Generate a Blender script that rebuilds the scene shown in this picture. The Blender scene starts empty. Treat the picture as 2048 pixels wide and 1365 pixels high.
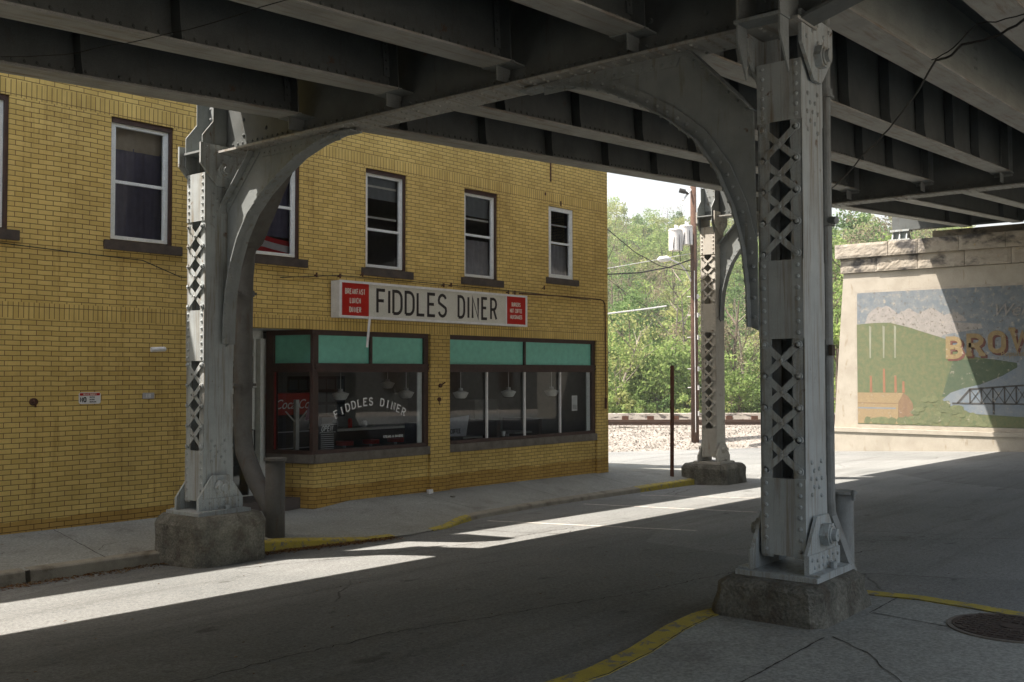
import bpy, math, random
import numpy as np
from mathutils import Vector, Matrix, Quaternion
R = math.radians; PI = math.pi
random.seed(7); rng = np.random.default_rng(7)
S = bpy.context.scene
# ------------------------------------------------------------------ camera
AZ = R(38.2); PITCH = math.atan(65.5/2030); ROLL = 0.002; EYE = 2.05
f0 = Vector((math.cos(AZ), math.sin(AZ), 0)); r0 = Vector((math.sin(AZ), -math.cos(AZ), 0)); up0 = Vector((0, 0, 1))
fw = f0*math.cos(PITCH) + up0*math.sin(PITCH); u0 = up0*math.cos(PITCH) - f0*math.sin(PITCH)
rt = r0*math.cos(ROLL) - u0*math.sin(ROLL); up = r0*math.sin(ROLL) + u0*math.cos(ROLL)
cam = bpy.data.cameras.new('camera'); co = bpy.data.objects.new('camera', cam); S.collection.objects.link(co)
co.matrix_world = Matrix(((rt.x, up.x, -fw.x, 0), (rt.y, up.y, -fw.y, 0), (rt.z, up.z, -fw.z, EYE), (0, 0, 0, 1)))
cam.sensor_width = 36; cam.lens = 36*2030/2048; cam.clip_end = 2000; cam.clip_start = .05
S.camera = co
# ------------------------------------------------------------------ light
SUN = Vector((.38, -.34, -1.0))
w = bpy.data.worlds.new('World'); S.world = w; w.use_nodes = True
nt = w.node_tree; bg = nt.nodes['Background']; sky = nt.nodes.new('ShaderNodeTexSky'); sky.sky_type = 'NISHITA'; sky.sun_disc = False
sky.sun_elevation = math.asin(1/SUN.length); sky.sun_rotation = math.atan2(-SUN.x, -SUN.y); sky.air_density = 1.0; sky.dust_density = 4.0; sky.ozone_density = .6
# thin high cloud veils the sky, thickest towards the horizon
tc = nt.nodes.new('ShaderNodeTexCoord'); sx = nt.nodes.new('ShaderNodeSeparateXYZ'); nt.links.new(tc.outputs['Generated'], sx.inputs[0])
vr = nt.nodes.new('ShaderNodeValToRGB'); nt.links.new(sx.outputs[2], vr.inputs[0]); vr.color_ramp.elements[0].position = .0; vr.color_ramp.elements[0].color = (.92, .92, .92, 1); vr.color_ramp.elements[1].position = .75; vr.color_ramp.elements[1].color = (.3, .3, .3, 1)
vm = nt.nodes.new('ShaderNodeMix'); vm.data_type = 'RGBA'; nt.links.new(vr.outputs[0], vm.inputs[0]); nt.links.new(sky.outputs[0], vm.inputs[6]); vm.inputs[7].default_value = (2.45, 2.5, 2.42, 1)
nt.links.new(vm.outputs[2], bg.inputs[0]); bg.inputs[1].default_value = .138
sl = bpy.data.lights.new('sun', 'SUN'); sl.energy = 5.0; sl.angle = R(.5); sl.color = (1, .895, .80)
so = bpy.data.objects.new('sun', sl); S.collection.objects.link(so); so.rotation_euler = SUN.to_track_quat('-Z', 'Y').to_euler(); so.location = (0, 0, 30)
S.view_settings.view_transform = 'Standard'; S.view_settings.look = 'None'; S.view_settings.exposure = 1.55; S.view_settings.gamma = 1
S.cycles.max_bounces = 8; S.cycles.diffuse_bounces = 5; S.cycles.glossy_bounces = 3; S.cycles.transparent_max_bounces = 16; S.cycles.sample_clamp_indirect = 8
S.cycles.caustics_reflective = False; S.cycles.caustics_refractive = False
# ------------------------------------------------------------------ materials
def newmat(name):
    m = bpy.data.materials.new(name); m.use_nodes = True
    return m, m.node_tree, m.node_tree.nodes['Principled BSDF']
def N(t, k, **kw):
    n = t.nodes.new('ShaderNode'+k)
    for a, v in kw.items(): setattr(n, a, v)
    return n
def noise(t, vec, scale, detail=4, rough=.55, dist=0):
    n = N(t, 'TexNoise'); n.inputs['Scale'].default_value = scale; n.inputs['Detail'].default_value = detail
    n.inputs['Roughness'].default_value = rough; n.inputs['Distortion'].default_value = dist; t.links.new(vec, n.inputs['Vector']); return n.outputs['Fac']
def ramp(t, fac, a, b, ca=(0, 0, 0, 1), cb=(1, 1, 1, 1)):
    n = N(t, 'ValToRGB'); e = n.color_ramp.elements; e[0].position = a; e[1].position = b; e[0].color = ca; e[1].color = cb
    t.links.new(fac, n.inputs[0]); return n.outputs[0]
def mixc(t, fac, a, b, mode='MIX'):
    n = N(t, 'Mix', data_type='RGBA', blend_type=mode)
    for i, v in ((0, fac), (6, a), (7, b)):
        if hasattr(v, 'is_linked'): t.links.new(v, n.inputs[i])
        elif i == 0: n.inputs[0].default_value = v
        else: n.inputs[i].default_value = tuple(v)+(1,)
    return n.outputs[2]
def mapped(t, scale=(1, 1, 1), loc=(0, 0, 0), rot=(0, 0, 0)):
    c = N(t, 'TexCoord'); m = N(t, 'Mapping'); m.inputs['Scale'].default_value = scale; m.inputs['Location'].default_value = loc; m.inputs['Rotation'].default_value = rot
    t.links.new(c.outputs['Object'], m.inputs[0]); return m.outputs[0]
def bump(t, bs, h, strength=.3, dist=.01):
    b = N(t, 'Bump'); b.inputs['Strength'].default_value = strength; b.inputs['Distance'].default_value = dist
    t.links.new(h, b.inputs['Height']); t.links.new(b.outputs[0], bs.inputs['Normal'])
def M(name, c1, c2=None, scale=4, rough=.75, metal=0, stain=None, stain_scale=(1, 1, 1), stain_t=(.55, .7), bmp=.25, bscale=60, spec=.35, stain2=None, s2t=(.6, .68), s2scale=6, bdist=.004, gs=220):
    m, t, bs = newmat(name); v = mapped(t)
    c2 = c2 or tuple(x*.8 for x in c1)
    col = mixc(t, ramp(t, noise(t, v, scale, 6, .65), .35, .65), c1, c2)
    if stain:
        sv = mapped(t, stain_scale); col = mixc(t, ramp(t, noise(t, sv, 3, 6, .65, .3), *stain_t), col, stain)
    if stain2:
        col = mixc(t, ramp(t, noise(t, mapped(t, (1, 1, 1), (3, 5, 7)), s2scale, 8, .7, .4), *s2t), col, stain2)
    g = noise(t, v, gs, 3, .7); gm = N(t, 'Mix', data_type='RGBA', blend_type='MULTIPLY'); gm.inputs[0].default_value = .45
    t.links.new(col, gm.inputs[6]); t.links.new(ramp(t, g, .36, .64, (.35, .35, .35, 1), (1.5, 1.5, 1.5, 1)), gm.inputs[7])
    t.links.new(gm.outputs[2], bs.inputs['Base Color'])
    bs.inputs['Roughness'].default_value = rough; bs.inputs['Metallic'].default_value = metal; bs.inputs['Specular IOR Level'].default_value = spec
    if bmp: bump(t, bs, noise(t, v, bscale, 5, .6), bmp, bdist)
    return m
def plain(name, c, rough=.6, spec=.3, emit=None):
    m, t, bs = newmat(name)
    v = mapped(t); t.links.new(mixc(t, ramp(t, noise(t, v, 9, 5, .6), .3, .7), c, tuple(x*.82 for x in c)), bs.inputs['Base Color'])
    bs.inputs['Roughness'].default_value = rough; bs.inputs['Specular IOR Level'].default_value = spec
    if emit: bs.inputs['Emission Color'].default_value = emit[0]+(1,); bs.inputs['Emission Strength'].default_value = emit[1]
    return m
def brickmat():
    m, t, bs = newmat('yellow_brick'); c = N(t, 'TexCoord'); sp = N(t, 'SeparateXYZ'); t.links.new(c.outputs['Object'], sp.inputs[0])
    ax = N(t, 'Math', operation='ADD'); t.links.new(sp.outputs[0], ax.inputs[0]); t.links.new(sp.outputs[1], ax.inputs[1])
    def br(wd, h, off, zoff, ms):
        cb = N(t, 'CombineXYZ'); t.links.new(ax.outputs[0], cb.inputs[0]); wv = N(t, 'Math', operation='MULTIPLY_ADD'); t.links.new(noise(t, c.outputs['Object'], .9, 3), wv.inputs[0]); wv.inputs[1].default_value = .035; wv.inputs[2].default_value = zoff-.0175; a = N(t, 'Math', operation='ADD'); t.links.new(sp.outputs[2], a.inputs[0]); t.links.new(wv.outputs[0], a.inputs[1])
        t.links.new(a.outputs[0], cb.inputs[1]); b = N(t, 'TexBrick'); t.links.new(cb.outputs[0], b.inputs['Vector'])
        b.offset = off; b.squash = 1; b.inputs['Scale'].default_value = 1; b.inputs['Brick Width'].default_value = wd; b.inputs['Row Height'].default_value = h
        b.inputs['Mortar Size'].default_value = ms; b.inputs['Mortar Smooth'].default_value = .15; b.inputs['Bias'].default_value = -.15
        b.inputs['Color1'].default_value = (.79, .60, .205, 1); b.inputs['Color2'].default_value = (.65, .475, .145, 1); b.inputs['Mortar'].default_value = (.19, .12, .05, 1)
        return b
    b1 = br(.2032, .0677, .5, .0, .005); b2 = br(.0677, .215, 0, .055, .005)
    def band(z0, z1):
        g = N(t, 'Math', operation='GREATER_THAN'); t.links.new(sp.outputs[2], g.inputs[0]); g.inputs[1].default_value = z0
        l = N(t, 'Math', operation='LESS_THAN'); t.links.new(sp.outputs[2], l.inputs[0]); l.inputs[1].default_value = z1
        k = N(t, 'Math', operation='MULTIPLY'); t.links.new(g.outputs[0], k.inputs[0]); t.links.new(l.outputs[0], k.inputs[1]); return k.outputs[0]
    bb = N(t, 'Math', operation='ADD'); t.links.new(band(2.80, 3.01), bb.inputs[0]); t.links.new(band(5.72, 5.935), bb.inputs[1])
    col = mixc(t, bb.outputs[0], b1.outputs['Color'], b2.outputs['Color'])
    fac = N(t, 'Mix', data_type='FLOAT'); t.links.new(bb.outputs[0], fac.inputs[0]); t.links.new(b1.outputs['Fac'], fac.inputs[2]); t.links.new(b2.outputs['Fac'], fac.inputs[3])
    v = c.outputs['Object']
    col = mixc(t, 1, col, ramp(t, noise(t, v, .8, 6, .7), .25, .75, (.72, .68, .62, 1), (1.12, 1.1, 1.05, 1)), 'MULTIPLY')
    # grime that has soaked into the lowest courses, and rust weeping near the band
    nz = N(t, 'Math', operation='MULTIPLY_ADD'); t.links.new(noise(t, mapped(t, (.6, .6, 2)), 3, 5), nz.inputs[0]); nz.inputs[1].default_value = .16; nz.inputs[2].default_value = .05
    lt = N(t, 'Math', operation='LESS_THAN'); t.links.new(sp.outputs[2], lt.inputs[0]); t.links.new(nz.outputs[0], lt.inputs[1])
    col = mixc(t, lt.outputs[0], col, mixc(t, 1, col, (.72, .62, .48), 'MULTIPLY'))
    st = ramp(t, noise(t, mapped(t, (3.5, 1, .3)), 1.6, 7, .75), .54, .74, (0, 0, 0, 1), (.7, .7, .7, 1))
    col = mixc(t, st, col, mixc(t, 1, col, (.5, .4, .3), 'MULTIPLY'))
    g = ramp(t, noise(t, v, 160, 3, .6), .25, .75, (.7, .7, .7, 1), (1.2, 1.2, 1.2, 1)); col = mixc(t, .6, col, mixc(t, 1, col, g, 'MULTIPLY'))
    t.links.new(col, bs.inputs['Base Color']); bs.inputs['Roughness'].default_value = .8; bs.inputs['Specular IOR Level'].default_value = .25
    inv = N(t, 'Math', operation='MULTIPLY_ADD'); t.links.new(fac.outputs[0], inv.inputs[0]); inv.inputs[1].default_value = -1; t.links.new(noise(t, v, 90, 4), inv.inputs[2])
    bump(t, bs, inv.outputs[0], .7, .008)
    return m
def roadmat():
    m, t, bs = newmat('worn_road'); v = mapped(t)
    big = ramp(t, noise(t, v, .35, 7, .65), .3, .7); col = mixc(t, big, (.160, .170, .166), (.220, .227, .218))
    streak = ramp(t, noise(t, mapped(t, (.12, 2.2, 1)), 1.2, 6, .6), .5, .72); col = mixc(t, streak, col, mixc(t, 1, col, (.74, .73, .72), 'MULTIPLY'))
    sp = ramp(t, noise(t, mapped(t, (.5, .9, 1), (4, 2, 0)), 1.1, 8, .75, .6), .62, .72); col = mixc(t, sp, col, (.11, .105, .1))
    fine = noise(t, v, 30, 6, .95); col = mixc(t, 1, col, ramp(t, fine, .38, .62, (.55, .55, .55, 1), (1.42, 1.42, 1.42, 1)), 'MULTIPLY')
    oil = ramp(t, noise(t, mapped(t, (1, 1.4, 1), (9, 3, 1)), 2.2, 4, .5), .66, .74); col = mixc(t, oil, col, mixc(t, 1, col, (.58, .57, .56), 'MULTIPLY'))
    pv = N(t, 'TexVoronoi'); pv.inputs['Scale'].default_value = .22; t.links.new(v, pv.inputs['Vector']); pr_ = ramp(t, pv.outputs['Color'], .2, .8, (.86, .86, .86, 1), (1.1, 1.1, 1.1, 1)); col = mixc(t, 1, col, pr_, 'MULTIPLY')
    vo = N(t, 'TexVoronoi', feature='DISTANCE_TO_EDGE'); vo.inputs['Scale'].default_value = .28
    dv = N(t, 'Mix', data_type='RGBA'); dv.inputs[0].default_value = .22; t.links.new(v, dv.inputs[6]); nn = N(t, 'TexNoise'); nn.inputs['Scale'].default_value = 1.5; nn.inputs['Detail'].default_value = 8; t.links.new(v, nn.inputs['Vector']); t.links.new(nn.outputs['Color'], dv.inputs[7]); t.links.new(dv.outputs[2], vo.inputs['Vector'])
    ck = ramp(t, vo.outputs['Distance'], .001, .0035, (1, 1, 1, 1), (0, 0, 0, 1)); msk = ramp(t, noise(t, v, .5, 3), .5, .6)
    cm = mixc(t, 1, ck, msk, 'MULTIPLY'); col = mixc(t, cm, col, (.05, .045, .04))
    t.links.new(col, bs.inputs['Base Color']); bs.inputs['Roughness'].default_value = .88; bs.inputs['Specular IOR Level'].default_value = .25
    bump(t, bs, fine, .6, .006); return m
def leafmat(name, c1, c2, c3):
    m = bpy.data.materials.new(name); m.use_nodes = True; t = m.node_tree; t.nodes.clear(); o = N(t, 'OutputMaterial')
    g = N(t, 'NewGeometry'); rp = N(t, 'ValToRGB'); e = rp.color_ramp.elements; e[0].color = c1+(1,); e[1].color = c3+(1,); k = rp.color_ramp.elements.new(.5); k.color = c2+(1,)
    t.links.new(g.outputs['Random Per Island'], rp.inputs[0])
    v = mapped(t); col = mixc(t, 1, rp.outputs[0], ramp(t, noise(t, v, .35, 4, .6), .3, .7, (.55, .62, .6, 1), (1.4, 1.32, 1.2, 1)), 'MULTIPLY')
    d = N(t, 'BsdfDiffuse'); tr = N(t, 'BsdfTranslucent'); mx = N(t, 'MixShader'); mx.inputs[0].default_value = .5
    t.links.new(col, d.inputs[0]); t.links.new(col, tr.inputs[0]); t.links.new(d.outputs[0], mx.inputs[1]); t.links.new(tr.outputs[0], mx.inputs[2]); t.links.new(mx.outputs[0], o.inputs[0]); return m
def glassmat(name, tint=(1, 1, 1), base=.06, rough=.02):
    m = bpy.data.materials.new(name); m.use_nodes = True; t = m.node_tree; t.nodes.clear(); o = N(t, 'OutputMaterial')
    tr = N(t, 'BsdfTransparent'); tr.inputs[0].default_value = tint+(1,); gl = N(t, 'BsdfGlossy'); gl.inputs['Roughness'].default_value = rough; gl.inputs[0].default_value = (.9, .95, 1, 1)
    lw = N(t, 'Fresnel'); lw.inputs[0].default_value = 1.45; a = N(t, 'Math', operation='MULTIPLY_ADD'); a.inputs[1].default_value = 1.0; a.inputs[2].default_value = base; t.links.new(lw.outputs[0], a.inputs[0]); a.use_clamp = True
    mx = N(t, 'MixShader'); t.links.new(a.outputs[0], mx.inputs[0]); t.links.new(tr.outputs[0], mx.inputs[1]); t.links.new(gl.outputs[0], mx.inputs[2]); t.links.new(mx.outputs[0], o.inputs[0]); return m
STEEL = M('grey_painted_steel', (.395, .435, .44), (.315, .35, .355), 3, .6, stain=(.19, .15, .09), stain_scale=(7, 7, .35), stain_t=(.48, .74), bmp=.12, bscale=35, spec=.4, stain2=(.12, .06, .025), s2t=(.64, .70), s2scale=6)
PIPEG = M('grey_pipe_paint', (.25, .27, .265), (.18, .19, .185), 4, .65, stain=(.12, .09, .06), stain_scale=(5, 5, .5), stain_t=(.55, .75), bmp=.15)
STEELD = M('dirty_shaded_steel', (.12, .132, .13), (.085, .096, .094), 2.5, .6, stain=(.07, .058, .042), stain_scale=(4, 4, .6), stain_t=(.58, .82), bmp=.12, bscale=35, spec=.35, stain2=(.11, .06, .03), s2t=(.64, .72), s2scale=5)  # dirty steel paint, base darkened to carry the under-deck shade
STEELR = M('rust_bitten_steel', (.50, .49, .44), (.43, .41, .36), 3, .65, stain=(.22, .13, .06), stain_scale=(4, 4, .5), stain_t=(.58, .8), bmp=.2, bscale=35, stain2=(.10, .045, .02), s2t=(.63, .72), s2scale=3)
STEELN = M('newer_grey_beam_paint', (.33, .35, .32), (.27, .285, .26), 2, .6, stain=(.2, .19, .16), stain_scale=(.4, 4, 4), stain_t=(.55, .8), bmp=.1, bscale=30)
STEELM = M('sky_lit_steel_paint', (.26, .285, .285), (.20, .222, .222), 3, .6, stain=(.14, .115, .07), stain_scale=(5, 5, .5), stain_t=(.55, .78), bmp=.15, bscale=35, stain2=(.11, .06, .03), s2t=(.64, .71), s2scale=6)  # steel paint kept lighter than the webs, sky light put into its tone
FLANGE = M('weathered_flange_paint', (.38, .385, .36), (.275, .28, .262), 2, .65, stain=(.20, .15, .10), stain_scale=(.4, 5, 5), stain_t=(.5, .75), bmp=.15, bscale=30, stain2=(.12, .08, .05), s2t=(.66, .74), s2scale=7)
RUST = M('rust', (.12, .05, .028), (.07, .032, .018), 8, .9, bmp=.4, bscale=60)
PIPEM = M('dull_iron_pipe', (.12, .118, .108), (.08, .077, .07), 4, .7, stain=(.09, .07, .05), stain_scale=(5, 5, .6), bmp=.2, bscale=40)
PEDM = M('rough_concrete', (.21, .205, .17), (.105, .105, .088), 3.5, .95, stain=(.10, .09, .07), stain_scale=(1.4, 1.4, 1), stain_t=(.5, .62), bmp=1, bscale=22, bdist=.05, gs=40)
SLAB = M('deck_concrete', (.34, .33, .29), (.25, .24, .21), 1.2, .9, stain=(.16, .13, .09), stain_scale=(.5, 3, 3), bmp=.3, bscale=20)
WALKM = M('sidewalk_concrete', (.29, .30, .27), (.23, .235, .21), .8, .92, stain=(.17, .165, .15), stain_scale=(.5, .5, 1), stain_t=(.54, .74), bmp=1, bscale=50, gs=36)
KERBM = M('kerb_concrete', (.30, .28, .22), (.21, .19, .15), 3, .92, stain=(.12, .10, .07), bmp=.5, bscale=50)
YELM = M('worn_yellow_paint', (.44, .35, .045), (.33, .27, .05), 5, .85, stain=(.19, .175, .13), stain_t=(.53, .60), stain_scale=(4, 4, 4), bmp=.3, bscale=60)
WHITEL = M('worn_white_paint', (.55, .53, .48), (.42, .40, .36), 6, .85, stain=(.27, .25, .22), stain_t=(.5, .6), stain_scale=(5, 5, 5), bmp=.2)
STONE = M('rockfaced_limestone', (.40, .37, .31), (.31, .28, .23), 3, .92, stain=(.075, .072, .07), stain_scale=(.5, .35, .5), stain_t=(.5, .62), bmp=.8, bscale=14, bdist=.02, stain2=(.40, .27, .06), s2t=(.66, .75), s2scale=2)
STONEC = M('pale_cast_concrete', (.42, .395, .335), (.35, .325, .27), 1.5, .9, stain=(.20, .15, .08), stain_scale=(1.5, 1.5, .4), stain_t=(.6, .75), bmp=.4, bscale=40)
BRICK = brickmat(); ROAD = roadmat()
GRAVEL = M('pale_ballast', (.33, .31, .275), (.17, .155, .135), 9, .95, bmp=1, bscale=9, bdist=.08)
GROUNDM = M('packed_gravel_ground', (.36, .32, .27), (.26, .23, .19), 1, .95, bmp=.5, bscale=12)
HILLM = M('forest_floor', (.12, .16, .055), (.09, .11, .045), 1, .95, bmp=.3, bscale=5)
BROWN = M('brown_painted_wood', (.075, .040, .030), (.045, .025, .02), 8, .5, bmp=.15, bscale=50, spec=.4)
WHITEW = M('white_painted_wood', (.80, .84, .82), (.70, .73, .71), 10, .5, bmp=.1, bscale=50)
SILLM = M('dark_stone_sill', (.10, .08, .062), (.06, .048, .04), 6, .9, bmp=.5, bscale=40)
SILLG = M('grey_stone_sill', (.20, .18, .15), (.12, .105, .085), 5, .9, bmp=.5, bscale=40)
TEAL = plain('teal_transom_panel', (.21, .63, .50), .35, .5)
GLASS = glassmat('window_glass', (.92, .95, .96), .0); GLASSU = glassmat('upper_window_glass', (.9, .93, .96), .02, .05)
ROOM = plain('interior_wall_paint', (.26, .25, .22), .9); ROOMD = plain('interior_dark_wall', (.16, .14, .12), .9); ROOMF = plain('interior_floor_tile', (.12, .10, .09), .6)
CURT = plain('navy_curtain_cloth', (.16, .16, .25), .95); CURTT = plain('tan_blind_cloth', (.45, .39, .30), .9)
RED = plain('red_sign_face', (.50, .022, .012), .6, .15); CREAM = M('aged_cream_sign_face', (.70, .69, .60), (.63, .62, .53), 3, .4, bmp=0, spec=.5); INK = plain('black_lettering', (.025, .02, .018), .5); OFFW = plain('cream_lettering', (.80, .72, .62), .5)
ALU = M('sign_cabinet_metal', (.66, .66, .62), (.52, .52, .49), 5, .4, bmp=.05, spec=.5)
WHT = plain('plain_white', (.82, .82, .80), .5); BLK = plain('matt_black', (.02, .02, .02), .7); DRK = plain('dark_wood', (.05, .03, .02), .6)
OPAL = plain('opal_glass_shade', (.9, .9, .84), .3, .5); CHROME = plain('steel_trim', (.45, .45, .45), .3, .6)
GALV = M('pale_galvanised_tank', (.68, .67, .65), (.58, .57, .55), 4, .5, bmp=.05, stain=(.40, .38, .36), stain_t=(.6, .75), stain_scale=(6, 6, 1))
POLEM = M('brown_creosoted_pole', (.10, .055, .035), (.055, .03, .02), 6, .9, stain=(.05, .025, .015), stain_scale=(6, 6, .4), bmp=.4)
BARK = M('pale_grey_bark', (.26, .235, .19), (.16, .14, .11), 5, .9, bmp=.3, bscale=12); BARKD = M('dark_bark', (.14, .11, .08), (.08, .065, .05), 5, .9, bmp=.3, bscale=12)
LEAF_G = leafmat('spring_green_leaves', (.17, .26, .085), (.23, .32, .11), (.30, .37, .15)); LEAF_D = leafmat('deep_green_leaves', (.085, .15, .06), (.12, .195, .075), (.16, .235, .10))
LEAF_Y = leafmat('yellow_green_leaves', (.25, .29, .11), (.30, .335, .14), (.36, .38, .18)); LEAF_B = leafmat('budding_brown_twigs', (.19, .17, .12), (.24, .215, .155), (.28, .255, .19))
HAZE = bpy.data.materials.new('haze_air'); HAZE.use_nodes = True; t_ = HAZE.node_tree; t_.nodes.clear(); o_ = N(t_, 'OutputMaterial'); hv = N(t_, 'ShaderNodeVolumePrincipled'.replace('ShaderNode', '')); hv.inputs['Color'].default_value = (.9, .92, .9, 1); hv.inputs['Density'].default_value = .0011; hv.inputs['Anisotropy'].default_value = .2; t_.links.new(hv.outputs[0], o_.inputs['Volume'])
# ------------------------------------------------------------------ mesh builder
class MB:
    def __init__(s): s.v = []; s.f = []; s.mi = []; s.k = 0
    def add(s, vs, fs):
        o = len(s.v); s.v += [tuple(p) for p in vs]; s.f += [tuple(i+o for i in q) for q in fs]; s.mi += [s.k]*len(fs); return s
    def box(s, x0, x1, y0, y1, z0, z1):
        return s.add([(x0, y0, z0), (x1, y0, z0), (x1, y1, z0), (x0, y1, z0), (x0, y0, z1), (x1, y0, z1), (x1, y1, z1), (x0, y1, z1)],
                     [(0, 3, 2, 1), (4, 5, 6, 7), (0, 1, 5, 4), (1, 2, 6, 5), (2, 3, 7, 6), (3, 0, 4, 7)])
    def ext(s, pts, d):   # polygon extruded along d
        n = len(pts); d = Vector(d); a = [Vector(p) for p in pts]; b = [p+d for p in a]
        return s.add(a+b, [tuple(range(n))[::-1], tuple(range(n, 2*n))]+[(i, (i+1) % n, n+(i+1) % n, n+i) for i in range(n)])
    def bar(s, p, q, w, h, side=None):   # rectangular bar p->q ; w along side vector, h along the third
        p = Vector(p); q = Vector(q); d = (q-p).normalized(); sd = Vector(side) if side else Vector((0, 0, 1)).cross(d)
        sd = (sd - d*sd.dot(d)).normalized(); t = d.cross(sd); c = [sd*(w/2)*i+t*(h/2)*j for i, j in ((-1, -1), (1, -1), (1, 1), (-1, 1))]
        return s.add([p+k for k in c]+[q+k for k in c], [(0, 3, 2, 1), (4, 5, 6, 7)]+[(i, (i+1) % 4, 4+(i+1) % 4, 4+i) for i in range(4)])
    def tube(s, pts, r, n=10, cap=True):
        pts = [Vector(p) for p in pts]; rs = r if isinstance(r, (list, tuple)) else [r]*len(pts); vs = []; up_ = None
        for i, p in enumerate(pts):
            d = (pts[min(i+1, len(pts)-1)]-pts[max(i-1, 0)]).normalized()
            if up_ is None: up_ = Vector((0, 0, 1)) if abs(d.z) < .9 else Vector((1, 0, 0))
            a = d.cross(up_).normalized(); up_ = a.cross(d).normalized(); 
            for k in range(n): t = 2*PI*k/n; vs.append(p+(a*math.cos(t)+up_*math.sin(t))*rs[i])
        m = len(pts); fs = [(i*n+k, i*n+(k+1) % n, (i+1)*n+(k+1) % n, (i+1)*n+k) for i in range(m-1) for k in range(n)]
        if cap: fs += [tuple(range(n))[::-1], tuple(range((m-1)*n, m*n))]
        return s.add(vs, fs)
    def dome(s, c, nrm, r, h=None, n=7):
        c = Vector(c); nrm = Vector(nrm).normalized(); a = nrm.orthogonal().normalized(); b = nrm.cross(a); r *= 1.12; h = h or r*.85
        vs = [c+(a*math.cos(2*PI*k/n)+b*math.sin(2*PI*k/n))*r for k in range(n)]+[c+(a*math.cos(2*PI*k/n)+b*math.sin(2*PI*k/n))*r*.72+nrm*h*.7 for k in range(n)]+[c+nrm*h]
        return s.add(vs, [(k, (k+1) % n, n+(k+1) % n, n+k) for k in range(n)]+[(n+k, n+(k+1) % n, 2*n) for k in range(n)])
    def grid(s, fn, nu, nv):
        vs = [fn(i/nu, j/nv) for j in range(nv+1) for i in range(nu+1)]
        return s.add(vs, [(j*(nu+1)+i, j*(nu+1)+i+1, (j+1)*(nu+1)+i+1, (j+1)*(nu+1)+i) for j in range(nv) for i in range(nu)])
    def obj(s, name, mats, parent=None, world=False, smooth=False, bevel=0):
        me = bpy.data.meshes.new(name); vs = s.v
        if world and parent is not None: Mi = MW[parent.name].inverted(); vs = [tuple(Mi @ Vector(p)) for p in vs]
        me.from_pydata(vs, [], s.f); mats = mats if isinstance(mats, (list, tuple)) else [mats]
        for m in mats: me.materials.append(m)
        if len(mats) > 1: me.polygons.foreach_set('material_index', s.mi)
        if smooth: me.polygons.foreach_set('use_smooth', [True]*len(me.polygons))
        me.update(); o = bpy.data.objects.new(name, me); S.collection.objects.link(o)
        if parent is not None: o.parent = parent
        if bevel:
            md = o.modifiers.new('bevel', 'BEVEL'); md.width = bevel; md.segments = 2; md.limit_method = 'ANGLE'; md.angle_limit = R(50)
        return o
MW = {}
def thing(name, label, cat, loc=(0, 0, 0), rz=0, group=None, ry=0):
    o = bpy.data.objects.new(name, None); S.collection.objects.link(o); o.location = loc; o.rotation_euler = (0, ry, rz); o['label'] = label; o['category'] = cat; o.empty_display_size = .2
    if group: o['group'] = group
    MW[o.name] = Matrix.Translation(loc) @ Matrix.Rotation(rz, 4, 'Z') @ Matrix.Rotation(ry, 4, 'Y'); return o
def tag(o, label, cat, group=None):
    o['label'] = label; o['category'] = cat
    if group: o['group'] = group
    return o
def struct(o, label=None, kind='structure'):
    o['kind'] = kind
    if label: o['label'] = label
    return o
def FR(F, Rr, Z): p = f0*F + r0*Rr; return Vector((p.x, p.y, Z))
def at(x, y, F): return FR(F, (x-1024)/2030*F, EYE+(749-y)/2030*F)
def gz(x, y): return .257-.0143*max(-30, min(x, 45))-.042*max(-8, min(y, 26))
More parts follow.
